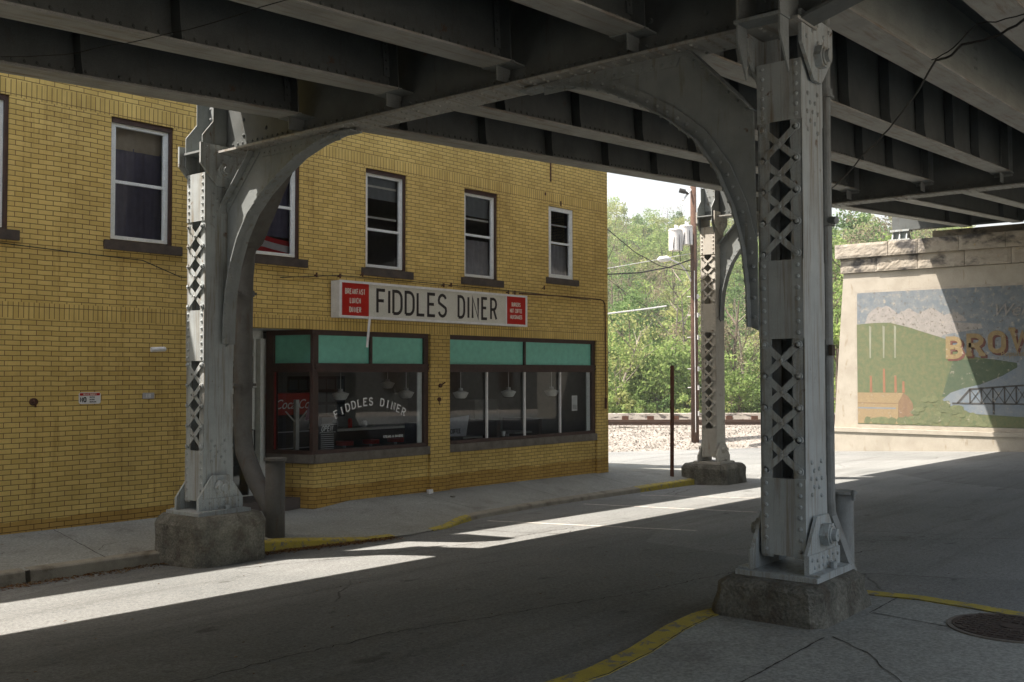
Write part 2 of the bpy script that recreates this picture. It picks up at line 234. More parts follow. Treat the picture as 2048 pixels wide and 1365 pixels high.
# ------------------------------------------------------------------ stroke lettering
def arc(cx, cy, rx, ry, a0, a1, n=8): return [(cx+rx*math.cos(R(a0+(a1-a0)*i/n)), cy+ry*math.sin(R(a0+(a1-a0)*i/n))) for i in range(n+1)]
GL = {
 'A': (.62, [[(0, 0), (.31, 1), (.62, 0)], [(.11, .34), (.51, .34)]]),
 'B': (.55, [[(.3, .52), (0, .52), (0, 0), (.28, 0)]+arc(.28, .26, .27, .26, -90, 90, 6), [(0, .52), (0, 1), (.28, 1)]+arc(.28, .76, .24, .24, 90, -90, 6)[1:]]),
 'C': (.56, [arc(.28, .72, .28, .28, 20, 180, 6)+arc(.28, .28, .28, .28, 180, 340, 6)]),
 'D': (.56, [[(0, 0), (0, 1), (.24, 1)]+arc(.24, .68, .32, .32, 90, 0, 5)+arc(.24, .32, .32, .32, 0, -90, 5)+[(0, 0)]]),
 'E': (.5, [[(.5, 0), (0, 0), (0, 1), (.5, 1)], [(0, .53), (.42, .53)]]),
 'F': (.5, [[(0, 0), (0, 1), (.5, 1)], [(0, .53), (.42, .53)]]),
 'G': (.58, [arc(.28, .72, .28, .28, 20, 180, 6)+arc(.28, .28, .28, .28, 180, 360, 6)+[(.56, .46), (.33, .46)]]),
 'H': (.56, [[(0, 0), (0, 1)], [(.56, 0), (.56, 1)], [(0, .52), (.56, .52)]]),
 'I': (.0, [[(0, 0), (0, 1)]]),
 'K': (.56, [[(0, 0), (0, 1)], [(.55, 1), (0, .38)], [(.2, .6), (.56, 0)]]),
 'L': (.48, [[(0, 1), (0, 0), (.48, 0)]]),
 'M': (.7, [[(0, 0), (0, 1), (.35, .25), (.7, 1), (.7, 0)]]),
 'N': (.56, [[(0, 0), (0, 1), (.56, 0), (.56, 1)]]),
 'O': (.56, [arc(.28, .72, .28, .28, 0, 180, 8)+arc(.28, .28, .28, .28, 180, 360, 8)+[(.56, .72)]]),
 'P': (.54, [[(0, 0), (0, 1), (.27, 1)]+arc(.27, .74, .27, .26, 90, -90, 6)+[(0, .48)]]),
 'R': (.56, [[(0, 0), (0, 1), (.27, 1)]+arc(.27, .74, .27, .26, 90, -90, 6)+[(0, .48)], [(.28, .48), (.56, 0)]]),
 'S': (.54, [arc(.27, .74, .27, .26, 20, 180, 5)+[(.03, .62), (.5, .4)]+arc(.27, .27, .27, .27, 25, -165, 7)]),
 'T': (.56, [[(0, 1), (.56, 1)], [(.28, 1), (.28, 0)]]),
 'U': (.56, [[(0, 1), (0, .28)]+arc(.28, .28, .28, .28, 180, 360, 7)+[(.56, 1)]]),
 'V': (.6, [[(0, 1), (.3, 0), (.6, 1)]]), 'W': (.84, [[(0, 1), (.2, 0), (.42, .8), (.64, 0), (.84, 1)]]),
 'Y': (.58, [[(0, 1), (.29, .5), (.58, 1)], [(.29, .5), (.29, 0)]]),
 '0': (.5, [arc(.25, .72, .25, .28, 0, 180, 6)+arc(.25, .28, .25, .28, 180, 360, 6)+[(.5, .72)]]), '1': (.15, [[(0, .8), (.15, 1), (.15, 0)]]),
 '&': (.62, [[(.6, 0), (.12, .72)]+arc(.28, .8, .17, .19, 200, -20, 6)+[(.05, .35)]+arc(.25, .22, .22, .22, 150, 360, 6)+[(.55, .42)]]), ' ': (.35, []),
}
def stroke(b, pl, wd, fn, dpt=0):
    n = len(pl); L = []; Rr = []
    for i in range(n):
        p = Vector(pl[i]); dn = (Vector(pl[i+1])-p) if i < n-1 else None; dp = (p-Vector(pl[i-1])) if i > 0 else None
        if dn is not None and dn.length < 1e-6: dn = dp
        if dp is not None and dp.length < 1e-6: dp = dn
        d1 = (dp or dn).normalized(); d2 = (dn or dp).normalized(); n1 = Vector((-d1.y, d1.x)); n2 = Vector((-d2.y, d2.x)); mm = n1+n2
        mm = mm.normalized() if mm.length > .2 else n1; k = min(1/max(mm.dot(n1), .35), 1.8); L.append(p+mm*wd/2*k); Rr.append(p-mm*wd/2*k)
    vs = [fn(q.x, q.y) for q in L]+[fn(q.x, q.y) for q in Rr]
    b.add(vs, [(n+i, n+i+1, i+1, i) for i in range(n-1)])
def text(b, s, h, wf, wd, tr, fn, center=None, serif=0):
    """h cap height, wf width factor, wd stroke, tr tracking ; fn(u,v)->xyz"""
    tot = sum(GL[c][0]*h*wf+tr for c in s)-tr; u = 0 if center is None else center-tot/2; hh = h-wd; fn0 = fn; o_ = Vector(fn(0, 0)); nn_ = (Vector(fn(1, 0))-o_).cross(Vector(fn(0, 1))-o_).normalized(); cnt = [0]
    def fn(a, c): return tuple(Vector(fn0(a, c))+nn_*cnt[0]*.00012)
    for c in s:
        g = GL[c]
        for pl in g[1]:
            cnt[0] = (cnt[0]+1) % 9; stroke(b, [(u+x*h*wf, wd/2+y*hh) for x, y in pl], wd, fn)
            if serif:
                for x, y in (pl[0], pl[-1]):
                    if y in (0, 1): px = u+x*h*wf; py = wd/2+y*hh; stroke(b, [(px-serif, py), (px+serif, py)], wd*.7, fn)
        u += g[0]*h*wf+tr
    return tot
def script_text(name, body, size, mat, parent, mtx, shear=.35, extrude=0.001, xs=1, offset=0):
    cu = bpy.data.curves.new(name, 'FONT'); cu.body = body; cu.size = size; cu.shear = shear; cu.extrude = extrude; cu.offset = offset
    o = bpy.data.objects.new('tmp', cu); S.collection.objects.link(o); dg = bpy.context.evaluated_depsgraph_get(); me = bpy.data.meshes.new_from_object(o.evaluated_get(dg)); bpy.data.objects.remove(o)
    me.transform(mtx @ Matrix.Diagonal((xs, 1, 1, 1))); me.materials.clear(); me.materials.append(mat); q = bpy.data.objects.new(name, me); S.collection.objects.link(q); q.parent = parent; return q
# ------------------------------------------------------------------ ground, road, pavements
b = MB(); xs = [-400, -120, -40, -30, -10, 0, 10, 20, 30, 45, 60, 120, 400]; ys = [-400, -120, -40, -8, 0, 10, 18, 26, 40, 80, 150, 400]
b.add([(x, y, gz(x, y)-.012-(.0 if max(abs(x), abs(y)) < 130 else 1.5)) for y in ys for x in xs], [(j*len(xs)+i, j*len(xs)+i+1, (j+1)*len(xs)+i+1, (j+1)*len(xs)+i) for j in range(len(ys)-1) for i in range(len(xs)-1)])
struct(b.obj('ground', GROUNDM))
b = MB(); b.grid(lambda u, v: (-30+u*75, -8+v*34, gz(-30+u*75, -8+v*34)), 60, 30); struct(b.obj('road', ROAD))
def interp(x, tab):
    for i in range(len(tab)-1):
        if x <= tab[i+1][0] or i == len(tab)-2:
            a, c = tab[i], tab[i+1]; t = (x-a[0])/(c[0]-a[0]); t = max(0, min(1, t)); return tuple(a[k]+(c[k]-a[k])*t for k in range(1, len(a)))
def wallY(x): return 13.36-.0524*(x-6.4)
# kerb path: x, y, height above road, inner x, inner y, inner z
KP = [(-30, 11.5, .15, -30, wallY(-30), .0), (-6, 11.45, .15, -6, wallY(-6), -.0), (6, 11.42, .15, 6, wallY(6), -.02), (7.3, 11.40, .15, 7.6, wallY(7.6), -.03), (8.0, 11.25, .15, 8.5, wallY(8.5), -.03), (8.4, 11.12, .14, 9.0, wallY(9), -.05), (9.0, 10.97, .13, 9.6, wallY(9.6), -.10), (9.6, 10.78, .08, 10.3, wallY(10.3), -.17),
      (10.2, 10.64, .03, 11.0, wallY(11)+.3, -.22), (11.0, 10.56, .01, 11.5, wallY(11.5), -.20), (11.9, 10.66, .02, 12.1, wallY(12.1), -.14), (12.6, 10.95, .07, 12.9, wallY(12.9), -.14), (13.4, 11.2, .07, 13.6, wallY(13.6), -.155), (15.7, 11.4, .07, 16, wallY(16), -.17), (18.8, 11.33, .09, 18.8, wallY(18.8), -.195),
      (20.9, 11.25, .12, 19.45, wallY(19.45), -.2), (22.6, 11.4, .12, 19.7, 12.70, -.2), (24.0, 12.0, .12, 19.8, 12.95, -.21), (24.9, 13.4, .11, 19.95, 13.6, -.24), (26.6, 15.8, .1, 20.2, 15.8, -.33), (27.6, 20, .1, 20.5, 20, -.5), (27.9, 26, .1, 20.8, 26, -.75)]
def kpt(t):   # t in index space
    i = min(int(t), len(KP)-2); f = t-i; a, c = KP[i], KP[i+1]; return [a[k]+(c[k]-a[k])*f for k in range(6)]
def walkpt(t, v):
    x, y, h, ix, iy, iz = kpt(t); zc = gz(x, y)+h; X = x+(ix-x)*v; Y = y+(iy-y)*v; return (X, Y, zc+(iz-zc)*v)
b = MB(); NT = (len(KP)-1)*4; b.grid(lambda u, v: walkpt(u*(len(KP)-1), -.0+v*1.25 if u*(len(KP)-1) > 20 or True else v), NT, 8)
o = b.obj('sidewalk', WALKM); struct(o)
# kerbs: continuous stone with a top lip and a face
def kerb(t0, t1, mat, name='kerb', top=.14, lift=.004):
    b = MB(); n = max(2, int((t1-t0)*4)); vs = []
    for i in range(n+1):
        t = t0+(t1-t0)*i/n; x, y, h, ix, iy, iz = kpt(t); p = Vector((x, y)); q = Vector((ix, iy)); d = (q-p).normalized(); z = gz(x, y)+h+lift
        o1 = p-d*.012; o2 = p+d*top; sl = (iz-(gz(x, y)+h))/max((q-p).length, .1)
        vs += [(o1.x-d.x*.02, o1.y-d.y*.02, gz(x, y)-.05), (o1.x, o1.y, z-.018), (o1.x+d.x*.02, o1.y+d.y*.02, z), (o2.x, o2.y, z+sl*top), (o2.x, o2.y, z-.1)]
    b.add(vs, [(i*5+k, (i+1)*5+k, (i+1)*5+k+1, i*5+k+1) for i in range(n) for k in range(4)]+[(0, 1, 2, 3, 4), tuple(n*5+k for k in (4, 3, 2, 1, 0))]); return struct(b.obj(name, mat))
kerb(0, 1.97, KERBM); kerb(1.975, 3.9, KERBM); kerb(5.2, 8.6, YELM, 'painted_kerb', .16, .005); kerb(9.6, 11.4, YELM, 'painted_kerb', .13, .005); kerb(11.4, 14, KERBM); kerb(14.0, 16.6, YELM, 'painted_kerb', .15, .005); kerb(16.6, 21, KERBM)
# slab joints and cracks: narrow dark grooves filled with dirt
GROOVE = plain('joint_dirt', (.045, .04, .032), .95)
def strip(pts, wd, mat, name, zf, lift=.005, jag=.0):
    b = MB(); P = [Vector(p) for p in pts]
    if jag:
        Q = [P[0]]
        for i in range(len(P)-1):
            m_ = max(2, int((P[i+1]-P[i]).length/.06))
            for k in range(1, m_+1): q = P[i].lerp(P[i+1], k/m_); Q.append(q+Vector((random.uniform(-jag, jag), random.uniform(-jag, jag))))
        P = Q
    vs = []
    for i, p in enumerate(P):
        d = (P[min(i+1, len(P)-1)]-P[max(0, i-1)]).normalized(); n = Vector((-d.y, d.x)); ww = wd*(random.uniform(.5, 1.3) if jag else 1)/2
        for q in (p+n*ww, p-n*ww): vs.append((q.x, q.y, zf(q.x, q.y)+lift))
    b.add(vs, [(2*i, 2*i+1, 2*i+3, 2*i+2) for i in range(len(P)-1)]); return struct(b.obj(name, mat))
def sz(x, y):   # sidewalk height
    best = None
    for i in range(200):
        t = i/200*(len(KP)-1); k = kpt(t)
        dd = Vector((k[3]-k[0], k[4]-k[1])); v = ((x-k[0])*dd.x+(y-k[1])*dd.y)/dd.length_squared; px = k[0]+dd.x*v; py = k[1]+dd.y*v; e = (px-x)**2+(py-y)**2
        if best is None or e < best[0]: best = (e, t, v)
    return walkpt(best[1], best[2])[2]
strip([(6.66, 11.5), (6.95, 13.3)], .012, GROOVE, 'pavement_joint', sz, jag=.006)
strip([(6.8, 11.9), (6.98, 12.1), (7.2, 12.15), (7.45, 12.1)], .008, GROOVE, 'pavement_crack', sz, jag=.012)
for x in (1.0, 3.8, 13.6, 16.2, 18.9, 21.6): strip([(x, 11.55), (x+.05, wallY(x)-.02)], .009, GROOVE, 'pavement_joint', sz)
# parking lines
for a, c in (((13.0, 10.75), (13.27, 7.05)), ((16.1, 10.95), (15.97, 7.35)), ((18.2, 10.95), (18.4, 7.6))): strip([a, c], .085, WHITEL, 'parking_line', gz, .004, 0)
for pts in ([(7.6, 10.2), (8.9, 9.6), (10.6, 9.1), (13, 8.9)], [(6.0, 6.0), (8.6, 5.2), (10.5, 4.9), (12.5, 4.2)], [(11.0, 6.2), (13, 4.9), (14.2, 3.2), (14.5, 1)], [(2, 5.8), (4.5, 6.1), (6, 6.0)]): strip(pts, .014, GROOVE, 'road_crack', gz, .004, .03)
# island with a painted rim
IS = [(-6, 3.4), (0, 3.72), (3.5, 3.82), (5.0, 3.79), (5.52, 3.73), (6.11, 3.77), (6.82, 3.89), (7.33, 3.92), (7.67, 3.86), (8.4, 3.9), (8.85, 3.6), (9.01, 3.13), (9.08, 2.65), (9.02, 2.23), (8.94, 1.84), (8.6, 1.0), (8.2, 0), (7.8, -2), (7.6, -7.5), (-6, -7.5)]
def iz(x, y): return .13
b = MB(); b.ext([(x, y, -.2) for x, y in IS], (0, 0, .33)); struct(b.obj('traffic_island', WALKM))
b = MB(); n = 18; rim = []
for i in range(n):
    p = Vector(IS[i]); d = (Vector(IS[min(i+1, n-1)])-Vector(IS[max(i-1, 0)])).normalized(); nn = Vector((d.y, -d.x)); rim.append((p-nn*.008, p+nn*.165))
vs = []
for a, c in rim: vs += [(a.x, a.y, gz(a.x, a.y)-.02), (a.x, a.y, .137), (c.x, c.y, .137), (c.x, c.y, .12)]
b.add(vs, [(i*4+k, (i+1)*4+k, (i+1)*4+k+1, i*4+k+1) for i in range(n-1) for k in range(3)]); struct(b.obj('painted_kerb', YELM))
strip([(c.x, c.y) for a, c in rim[2:-2]], .012, GROOVE, 'pavement_joint', iz, .009, .004)
strip([(3.0, 2.82), (7.24, 2.82)], .012, GROOVE, 'pavement_joint', iz, .004, .004); strip([(8.2, 2.82), (8.92, 2.82)], .012, GROOVE, 'pavement_joint', iz, .004, .004); strip([(8.22, 2.8), (8.12, 2.2)], .011, GROOVE, 'pavement_joint', iz, .004, .004)
strip([(7.3, 2.78), (7.0, 2.40), (6.75, 2.25), (6.55, 2.07), (6.3, 1.92), (6.0, 1.9)], .009, GROOVE, 'pavement_crack', iz, .004, .008)
# manhole
t = thing('manhole_cover', 'round dark cast iron manhole cover set in the concrete island', 'manhole', (8.36, 1.81, .134)); b = MB(); b.tube([(0, 0, -.02), (0, 0, .006)], .45, 40); b.obj('frame_ring', SILLG, t)
b = MB(); b.tube([(0, 0, 0), (0, 0, .012)], .41, 40); b.tube([(0, 0, .012), (0, 0, .018)], .08, 20)
for k in range(-5, 6):
    L_ = math.sqrt(max(0, .39**2-(k*.068)**2)); m_ = max(1, int(L_/.035))
    for j in range(-m_+1, m_):
        if (j*.068)**2+(k*.068)**2 > .011 and (j*.068)**2+(k*.068)**2 < .15: b.box(j*.068-.022, j*.068+.022, k*.068-.022, k*.068+.022, .012, .019)
b.obj('cover', M('worn_cast_iron', (.07, .05, .04), (.04, .03, .025), 12, .6, bmp=.3), t)
# fallen leaves in the gutter
b = MB()
for _ in range(2600):
    if random.random() < .4: x = random.uniform(4.0, 8.0); y = 11.36-abs(random.gauss(0, .11))
    else: x = random.uniform(8.4, 10.6); y = 10.95-(x-8.7)*.20-abs(random.gauss(0, .12))
    z = gz(x, y)+.006+random.random()*.02; s_ = random.uniform(.01, .028); a = random.uniform(0, PI); c, sn = math.cos(a)*s_, math.sin(a)*s_
    b.add([(x-c, y-sn, z), (x+sn*.5, y-c*.5, z+random.uniform(0, .012)), (x+c, y+sn, z), (x-sn*.5, y+c*.5, z+random.uniform(0, .012))], [(0, 1, 2, 3)])
for _ in range(220):
    x = random.uniform(3, 20); y = random.uniform(2, 13); z = (sz(x, y) if y > 11.6 and x < 19 else gz(x, y))+.01; s_ = random.uniform(.008, .022)
    if y > wallY(x)-.1 or (x < 9.3 and y < 4.3): continue
    b.add([(x-s_, y, z), (x, y-s_*.6, z+.008), (x+s_, y, z), (x, y+s_*.6, z+.004)], [(0, 1, 2, 3)])
struct(b.obj('fallen_leaves', leafmat('dry_leaf_brown', (.08, .035, .015), (.18, .09, .04), (.30, .20, .10))), 'dry brown leaves drifted along the kerb', 'stuff')
# ------------------------------------------------------------------ viaduct steel
SL = .0655
def rivrow(b, p, q, step, nrm, r=.017):
    p = Vector(p); q = Vector(q); n = max(1, int((q-p).length/step))
    for i in range(n+1): b.dome(p.lerp(q, (i+.5)/(n+1)), nrm, r)
def column(loc, rz, label, H, battens, lat, mat, hgt_extra=0):
    """origin on the base plate; H = local height of channel tops"""
    t = thing('steel_column', label, 'column', loc, rz, 'riveted columns of the viaduct'); hx, hy = .215, .185; zb = .13
    for sgn in (-1, 1):
        b = MB(); b.box(-hx, hx, sgn*hy-.006, sgn*hy+.006, zb-.02, H)
        for sx in (-1, 1): b.box(min(sx*hx, sx*(hx-.012)), max(sx*hx, sx*(hx-.012)), min(sgn*hy, sgn*(hy-.095)), max(sgn*hy, sgn*(hy-.095)), zb-.02, H)
        y = sgn*(hy+.006)
        for x, zz in ((-.10, .62), (.10, .60), (-.05, .68), (.05, .67), (-.11, .75), (0, .74), (.11, .74), (-.05, .81), (.05, .82), (-.10, .88), (.10, .88)):
            b.dome((x, y, zz), (0, sgn, 0), .019); b.dome((x, y, H-.24-(zz-.6)*1.15), (0, sgn, 0), .019)
        b.obj('channel', mat, t)
    for sx in (-1, 1):
        for z0, z1 in battens:
            b = MB(); x = sx*(hx+.006); b.box(x-.006, x+.006, -hy-.006, hy+.006, z0, z1)
            for sy in (-1, 1): rivrow(b, (x+sx*.006, sy*.145, z0), (x+sx*.006, sy*.145, z1), .095, (sx, 0, 0), .018)
            b.obj('batten_plate', mat, t)
        for z0, z1 in lat:
            b = MB(); n = round((z1-z0)/.26); c = (z1-z0)/n
            for i in range(n):
                a0 = z0+i*c; b.bar((sx*(hx+.006), -.145, a0), (sx*(hx+.006), .145, a0+c), .052, .010, (0, 1, 0)); b.bar((sx*(hx+.017), .145, a0), (sx*(hx+.017), -.145, a0+c), .052, .010, (0, 1, 0)); b.dome((sx*(hx+.022), 0, a0+c/2), (sx, 0, 0), .017)
            for i in range(n+1):
                for sy in (-1, 1): b.tube([(sx*(hx+.001), sy*.145, z0+i*c), (sx*(hx+.022), sy*.145, z0+i*c)], .032, 12); b.dome((sx*(hx+.022), sy*.145, z0+i*c), (sx, 0, 0), .019)
            b.obj('lattice_bars', mat, t)
    for sgn in (-1, 1):   # pin shoes at the foot
        b = MB(); y = sgn*.215; d = (0, sgn*.028, 0)
        b.ext([(-.33, y, .012), (.33, y, .012), (.33, y, .17), (.125, y, .45), (-.125, y, .45), (-.33, y, .17)], d)
        b.box(-.33, .33, min(y+sgn*.029, y+sgn*.041), max(y+sgn*.029, y+sgn*.041), .012, .165); b.box(-.33, .33, min(y+sgn*.041, y+sgn*.13), max(y+sgn*.041, y+sgn*.13), .012, .024)
        for k in range(6): b.dome((-.27+k*.108, y+sgn*.041, .125-.015*(k % 2)), (0, sgn, 0), .016); b.dome((-.22+k*.088, y+sgn*.041, .06), (0, sgn, 0), .016)
        b.tube([(.06, y+sgn*.085, .02), (.06, y+sgn*.085, .075)], .032, 6); b.obj('pin_shoe', mat, t)
        b = MB(); b.tube([(0, y+sgn*.028, .30), (0, y+sgn*.098, .30)], .098, 6); b.tube([(0, y+sgn*.098, .30), (0, y+sgn*.112, .30)], .072, 20); b.tube([(0, y+sgn*.112, .30), (0, y+sgn*.15, .30)], .05, 20); b.tube([(0, y+sgn*.15, .30), (0, y+sgn*.156, .30)], .012, 8); b.obj('pin_nut', mat, t)
        b = MB(); b.ext([(-.33, y, H+.36), (.33, y, H+.36), (.33, y, H+.10), (.08, y, H-.16), (-.08, y, H-.16), (-.33, y, H+.10)], d)
        for k in range(5):
            for j in range(3):
                if (k+j) % 2 == 0: b.dome((-.24+k*.12, y+sgn*.028, H+.31-.075*j), (0, sgn, 0), .019)
        b.obj('hanger_plate', mat, t)
        b = MB(); zc = H+.04; b.tube([(0, y+sgn*.028, zc), (0, y+sgn*.09, zc)], .098, 6); b.tube([(0, y+sgn*.09, zc), (0, y+sgn*.104, zc)], .07, 20); b.tube([(0, y+sgn*.104, zc), (0, y+sgn*.135, zc)], .048, 20); b.obj('pin_nut', mat, t)
    b = MB(); b.box(-.39, .39, -.345, .345, -.03, .010); b.obj('base_plate', mat, t)
    return t
def pedestal(label, x0, x1, y0, y1, zb, zt, flare, mat=None):
    cx, cy = (x0+x1)/2, (y0+y1)/2; t = thing('concrete_pedestal', label, 'pedestal', (cx, cy, zb), 0, 'concrete pedestals under the columns'); b = MB(); b.k = 0
    hx, hy = (x1-x0)/2, (y1-y0)/2; H = zt-zb; prof = [(0, flare), (.25*H, flare*.85), (.6*H, flare*.35), (.85*H, .02), (.94*H, -.01), (H, -.05)]; n = 32; vs = []
    for z, e in prof:
        for k in range(n):
            a = 2*PI*(k+.5)/n; c, s_ = math.cos(a), math.sin(a); q = 12; rr = (abs(c)**q+abs(s_)**q)**(-1/q); jt = 1+random.uniform(-.008, .008); vs.append((c*rr*(hx+e)*jt, s_*rr*(hy+e)*jt, z))
    m = len(prof); b.add(vs, [(i*n+k, i*n+(k+1) % n, (i+1)*n+(k+1) % n, (i+1)*n+k) for i in range(m-1) for k in range(n)]+[tuple(range((m-1)*n, m*n))]); b.obj('block', mat or PEDM, t, smooth=False); return t
# arched knee profile in (u from column face, z from flange underside)
KN = [(.070, -2.42), (.080, -2.1), (.118, -1.75), (.205, -1.42), (.345, -1.10), (.555, -.80), (.82, -.58), (1.13, -.39), (1.48, -.21), (1.85, -.10), (2.2, -.045), (2.45, -.05)]
def bent(X, YL, YR, rz, ZF, label, mat):
    """cross girder with two arched knees; origin at left column axis, local y runs toward the right column (negative world Y)"""
    t = thing('cross_girder', label, 'cross girder', (X, YL, 0), rz, 'riveted cross girders of the viaduct'); L = YL-YR; HT = 1.5
    b = MB(); yl = .24; yr = -L-2.3
    b.ext([(0, yl, ZF+.03), (0, -L-.2, ZF+.03), (0, yr, ZF+.62), (0, yr, ZF+HT), (0, -.4, ZF+HT), (0, yl, ZF+.72)], (.014, 0, 0))
    for k in range(16):
        y = -.62-.0*k
    for y, z in [(-.55, .22), (-.55, .42), (-1.0, .25), (-1.0, .5), (-1.4, .3), (-.25, .7), (-L+.65, .3), (-L+.65, .6), (-L+1.2, .35), (-L+1.2, .7), (-L+.65, .95), (-L+1.2, 1.0)]: b.dome((0, y, ZF+z), (-1, 0, 0), .024)
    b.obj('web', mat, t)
    b = MB(); b.box(-.19, .19, -L-.26, yl, ZF, ZF+.028)
    for yy in (-.14, -.07, .07, .14): rivrow(b, (yy, .2, ZF), (yy, -L, ZF), .16, (0, 0, -1), .018)
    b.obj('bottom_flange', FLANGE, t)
    b = MB(); b.box(-.012, 0, -L-.2, yl, ZF+.03, ZF+.17); b.box(.014, .026, -L-.2, yl, ZF+.03, ZF+.17); b.box(-.10, -.012, -L-.2, yl, ZF+.028, ZF+.04); b.box(.026, .12, -L-.2, yl, ZF+.028, ZF+.04)
    rivrow(b, (-.012, .2, ZF+.125), (-.012, -L, ZF+.125), .10, (-1, 0, 0), .017); rivrow(b, (-.012, .2, ZF+.07), (-.012, -L, ZF+.07), .20, (-1, 0, 0), .017)
    b.bar((-.19, -L-.2, ZF), (-.19, yr, ZF+.6), .02, .16, (0, 0, 1)) if False else b.ext([(-.13, -L-.2, ZF+.0), (-.13, yr, ZF+.6), (-.13, yr, ZF+.62), (-.13, -L-.2, ZF+.026)], (.26, 0, 0)); b.ext([(-.012, -L-.3, ZF+.06), (-.012, yr, ZF+.63), (-.012, yr, ZF+.73), (-.012, -L-.3, ZF+.16)], (-.012, 0, 0))
    rivrow(b, (-.024, -L-.35, ZF+.14), (-.024, yr, ZF+.68), .11, (-1, 0, 0), .018)
    b.obj('flange_angle', mat, t)
    b = MB(); b.box(-.17, .17, yr, -.4, ZF+HT, ZF+HT+.03); b.obj('top_flange', mat, t)
    for side in (1, -1):   # knees
        def P(u, z, x=0): return (x, (-.185-u) if side > 0 else (-L+.185+u), ZF+z)
        b = MB(); plate = [P(u, z) for u, z in KN]+[P(2.45, -.0), P(.62, 0), P(.6, -.03), P(.03, -.63), P(.004, -2.45)]
        b.ext(plate, (.014, 0, 0)); 
        b.ext([P(.60, 0, -.012), P(.03, -.60, -.012), P(.03, -.74, -.012), P(.74, 0, -.012)], (.012, 0, 0)); b.bar(P(.60, -.02, 0.0), P(.02, -.62, 0.0), .012, .2, (0, 1, 1) if side < 0 else (0, -1, 1))
        for k in range(7): b.dome(P(.62-.57*(k+.5)/7, -.04-.60*(k+.5)/7, -.012), (-1, 0, 0), .016)
        b.ext([P(.7, 0, -.013), P(2.2, 0, -.013), P(2.2, -.11, -.013), P(.75, -.11, -.013)], (.013, 0, 0))
        for k in range(14): b.dome(P(.8+k*.1, -.07, -.013), (-1, 0, 0), .016)
        b.obj('gusset_plate', STEELM, t)
        b = MB(); n = len(KN)
        for (x0, x1) in ((-.088, .10),):   # outstanding legs following the arch
            vs = []
            for i, (u, z) in enumerate(KN):
                a = Vector(KN[min(i+1, n-1)])-Vector(KN[max(i-1, 0)]); a.normalize(); nn = Vector((-a.y, a.x)) ; q = Vector((u, z)); o1 = q-nn*(-.0); o2 = q+nn*.014
                vs += [P(o1.x, o1.y, x0), P(o1.x, o1.y, x1), P(o2.x, o2.y, x1), P(o2.x, o2.y, x0)]
            b.add(vs, [(i*4+k, (i+1)*4+k, (i+1)*4+(k+1) % 4, i*4+(k+1) % 4) for i in range(n-1) for k in range(4)]+[(0, 1, 2, 3), tuple((n-1)*4+k for k in (3, 2, 1, 0))])
        vs = []
        for i, (u, z) in enumerate(KN):
            a = Vector(KN[min(i+1, n-1)])-Vector(KN[max(i-1, 0)]); a.normalize(); nn = Vector((-a.y, a.x)); q = Vector((u, z)); o2 = q+nn*.118; o2.x = max(o2.x, .001)
            vs += [P(q.x, q.y, -.022), P(o2.x, o2.y, -.022), P(o2.x, o2.y, -.001)]
        b.add(vs, [(i*3+k, i*3+k+1, i*3+k+4, i*3+k+3) for i in range(n-1) for k in (0, 1)])
        pr = Vector(KN[0])
        for i in range(1, n):
            A, B = Vector(KN[i-1]), Vector(KN[i]); a = (B-A).normalized(); nn = Vector((-a.y, a.x)); m_ = max(1, int((B-A).length/.11))
            for k in range(m_): q = A.lerp(B, (k+.5)/m_); q2 = q+nn*.062; q2.x = max(q2.x, .03); b.dome(P(q2.x, q2.y, -.022), (-1, 0, 0), .018); b.dome(P(q.x, q.y, -.07), tuple(Vector(P(q.x-nn.x, q.y-nn.y))-Vector(P(q.x, q.y))), .015)
        b.obj('arched_flange', STEELM, t)
    for yc in (0, -L):   # stiffened posts over the columns
        b = MB(); zt_ = ZF+(.72 if yc == 0 else HT)
        for yy in (-.18, .18):
            b.box(-.20, -.001, yc+yy-.006, yc+yy+.006, ZF+.03, zt_); b.box(.015, .2, yc+yy-.006, yc+yy+.006, ZF+.03, zt_)
            b.ext([(-.20, yc+yy-.008, ZF+.028), (-.36, yc+yy-.008, ZF+.028), (-.36, yc+yy-.008, ZF+.22), (-.20, yc+yy-.008, ZF+.42)], (0, .016, 0))
            b.ext([(-.20, yc+yy-.008, ZF), (-.36, yc+yy-.008, ZF), (-.36, yc+yy-.008, ZF-.14), (-.20, yc+yy-.008, ZF-.42)], (0, .016, 0))
            for k in range(4 if yc == 0 else 9): b.dome((-.06, yc+yy+.10*(-1 if yy > 0 else 1), ZF+.25+k*.13), (-1, 0, 0), .017)
        b.box(-.013, -.001, yc-.172, yc+.172, ZF+.18, zt_); b.box(-.38, -.19, yc-.2, yc+.2, ZF+.001, ZF+.027)
        b.obj('post_plates', STEELM, t)
    return t
bent1_x, bent2_x = 7.93, 21.72
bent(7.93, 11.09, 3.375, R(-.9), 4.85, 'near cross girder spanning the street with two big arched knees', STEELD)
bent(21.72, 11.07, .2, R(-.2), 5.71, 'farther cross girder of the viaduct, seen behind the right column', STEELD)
column((8.05, 3.375, .45), 0, 'large lattice steel column nearest the camera, all in shade', 4.15, [(.13, .75), (1.88, 2.52), (3.66, 4.15)], [(.81, 1.83), (2.57, 3.60)], STEEL)
column((7.83, 11.09, .33), 0, 'sun-struck lattice steel column beside the diner wall and downpipe', 4.27, [(.13, .76), (1.89, 2.53), (3.66, 4.27)], [(.81, 1.84), (2.58, 3.60)], STEEL)
column((21.72, 11.07, -.02), 0, 'rusty far lattice steel column on the street corner past the diner', 5.50, [(.13, .78), (3.03, 3.70), (4.86, 5.50)], [(.84, 2.97), (3.76, 4.80)], STEELR)
column((21.72, .2, .25), 0, 'far right lattice steel column beyond the traffic island', 5.23, [(.13, .78), (2.9, 3.5), (4.6, 5.23)], [(.84, 2.84), (3.56, 4.54)], STEEL)
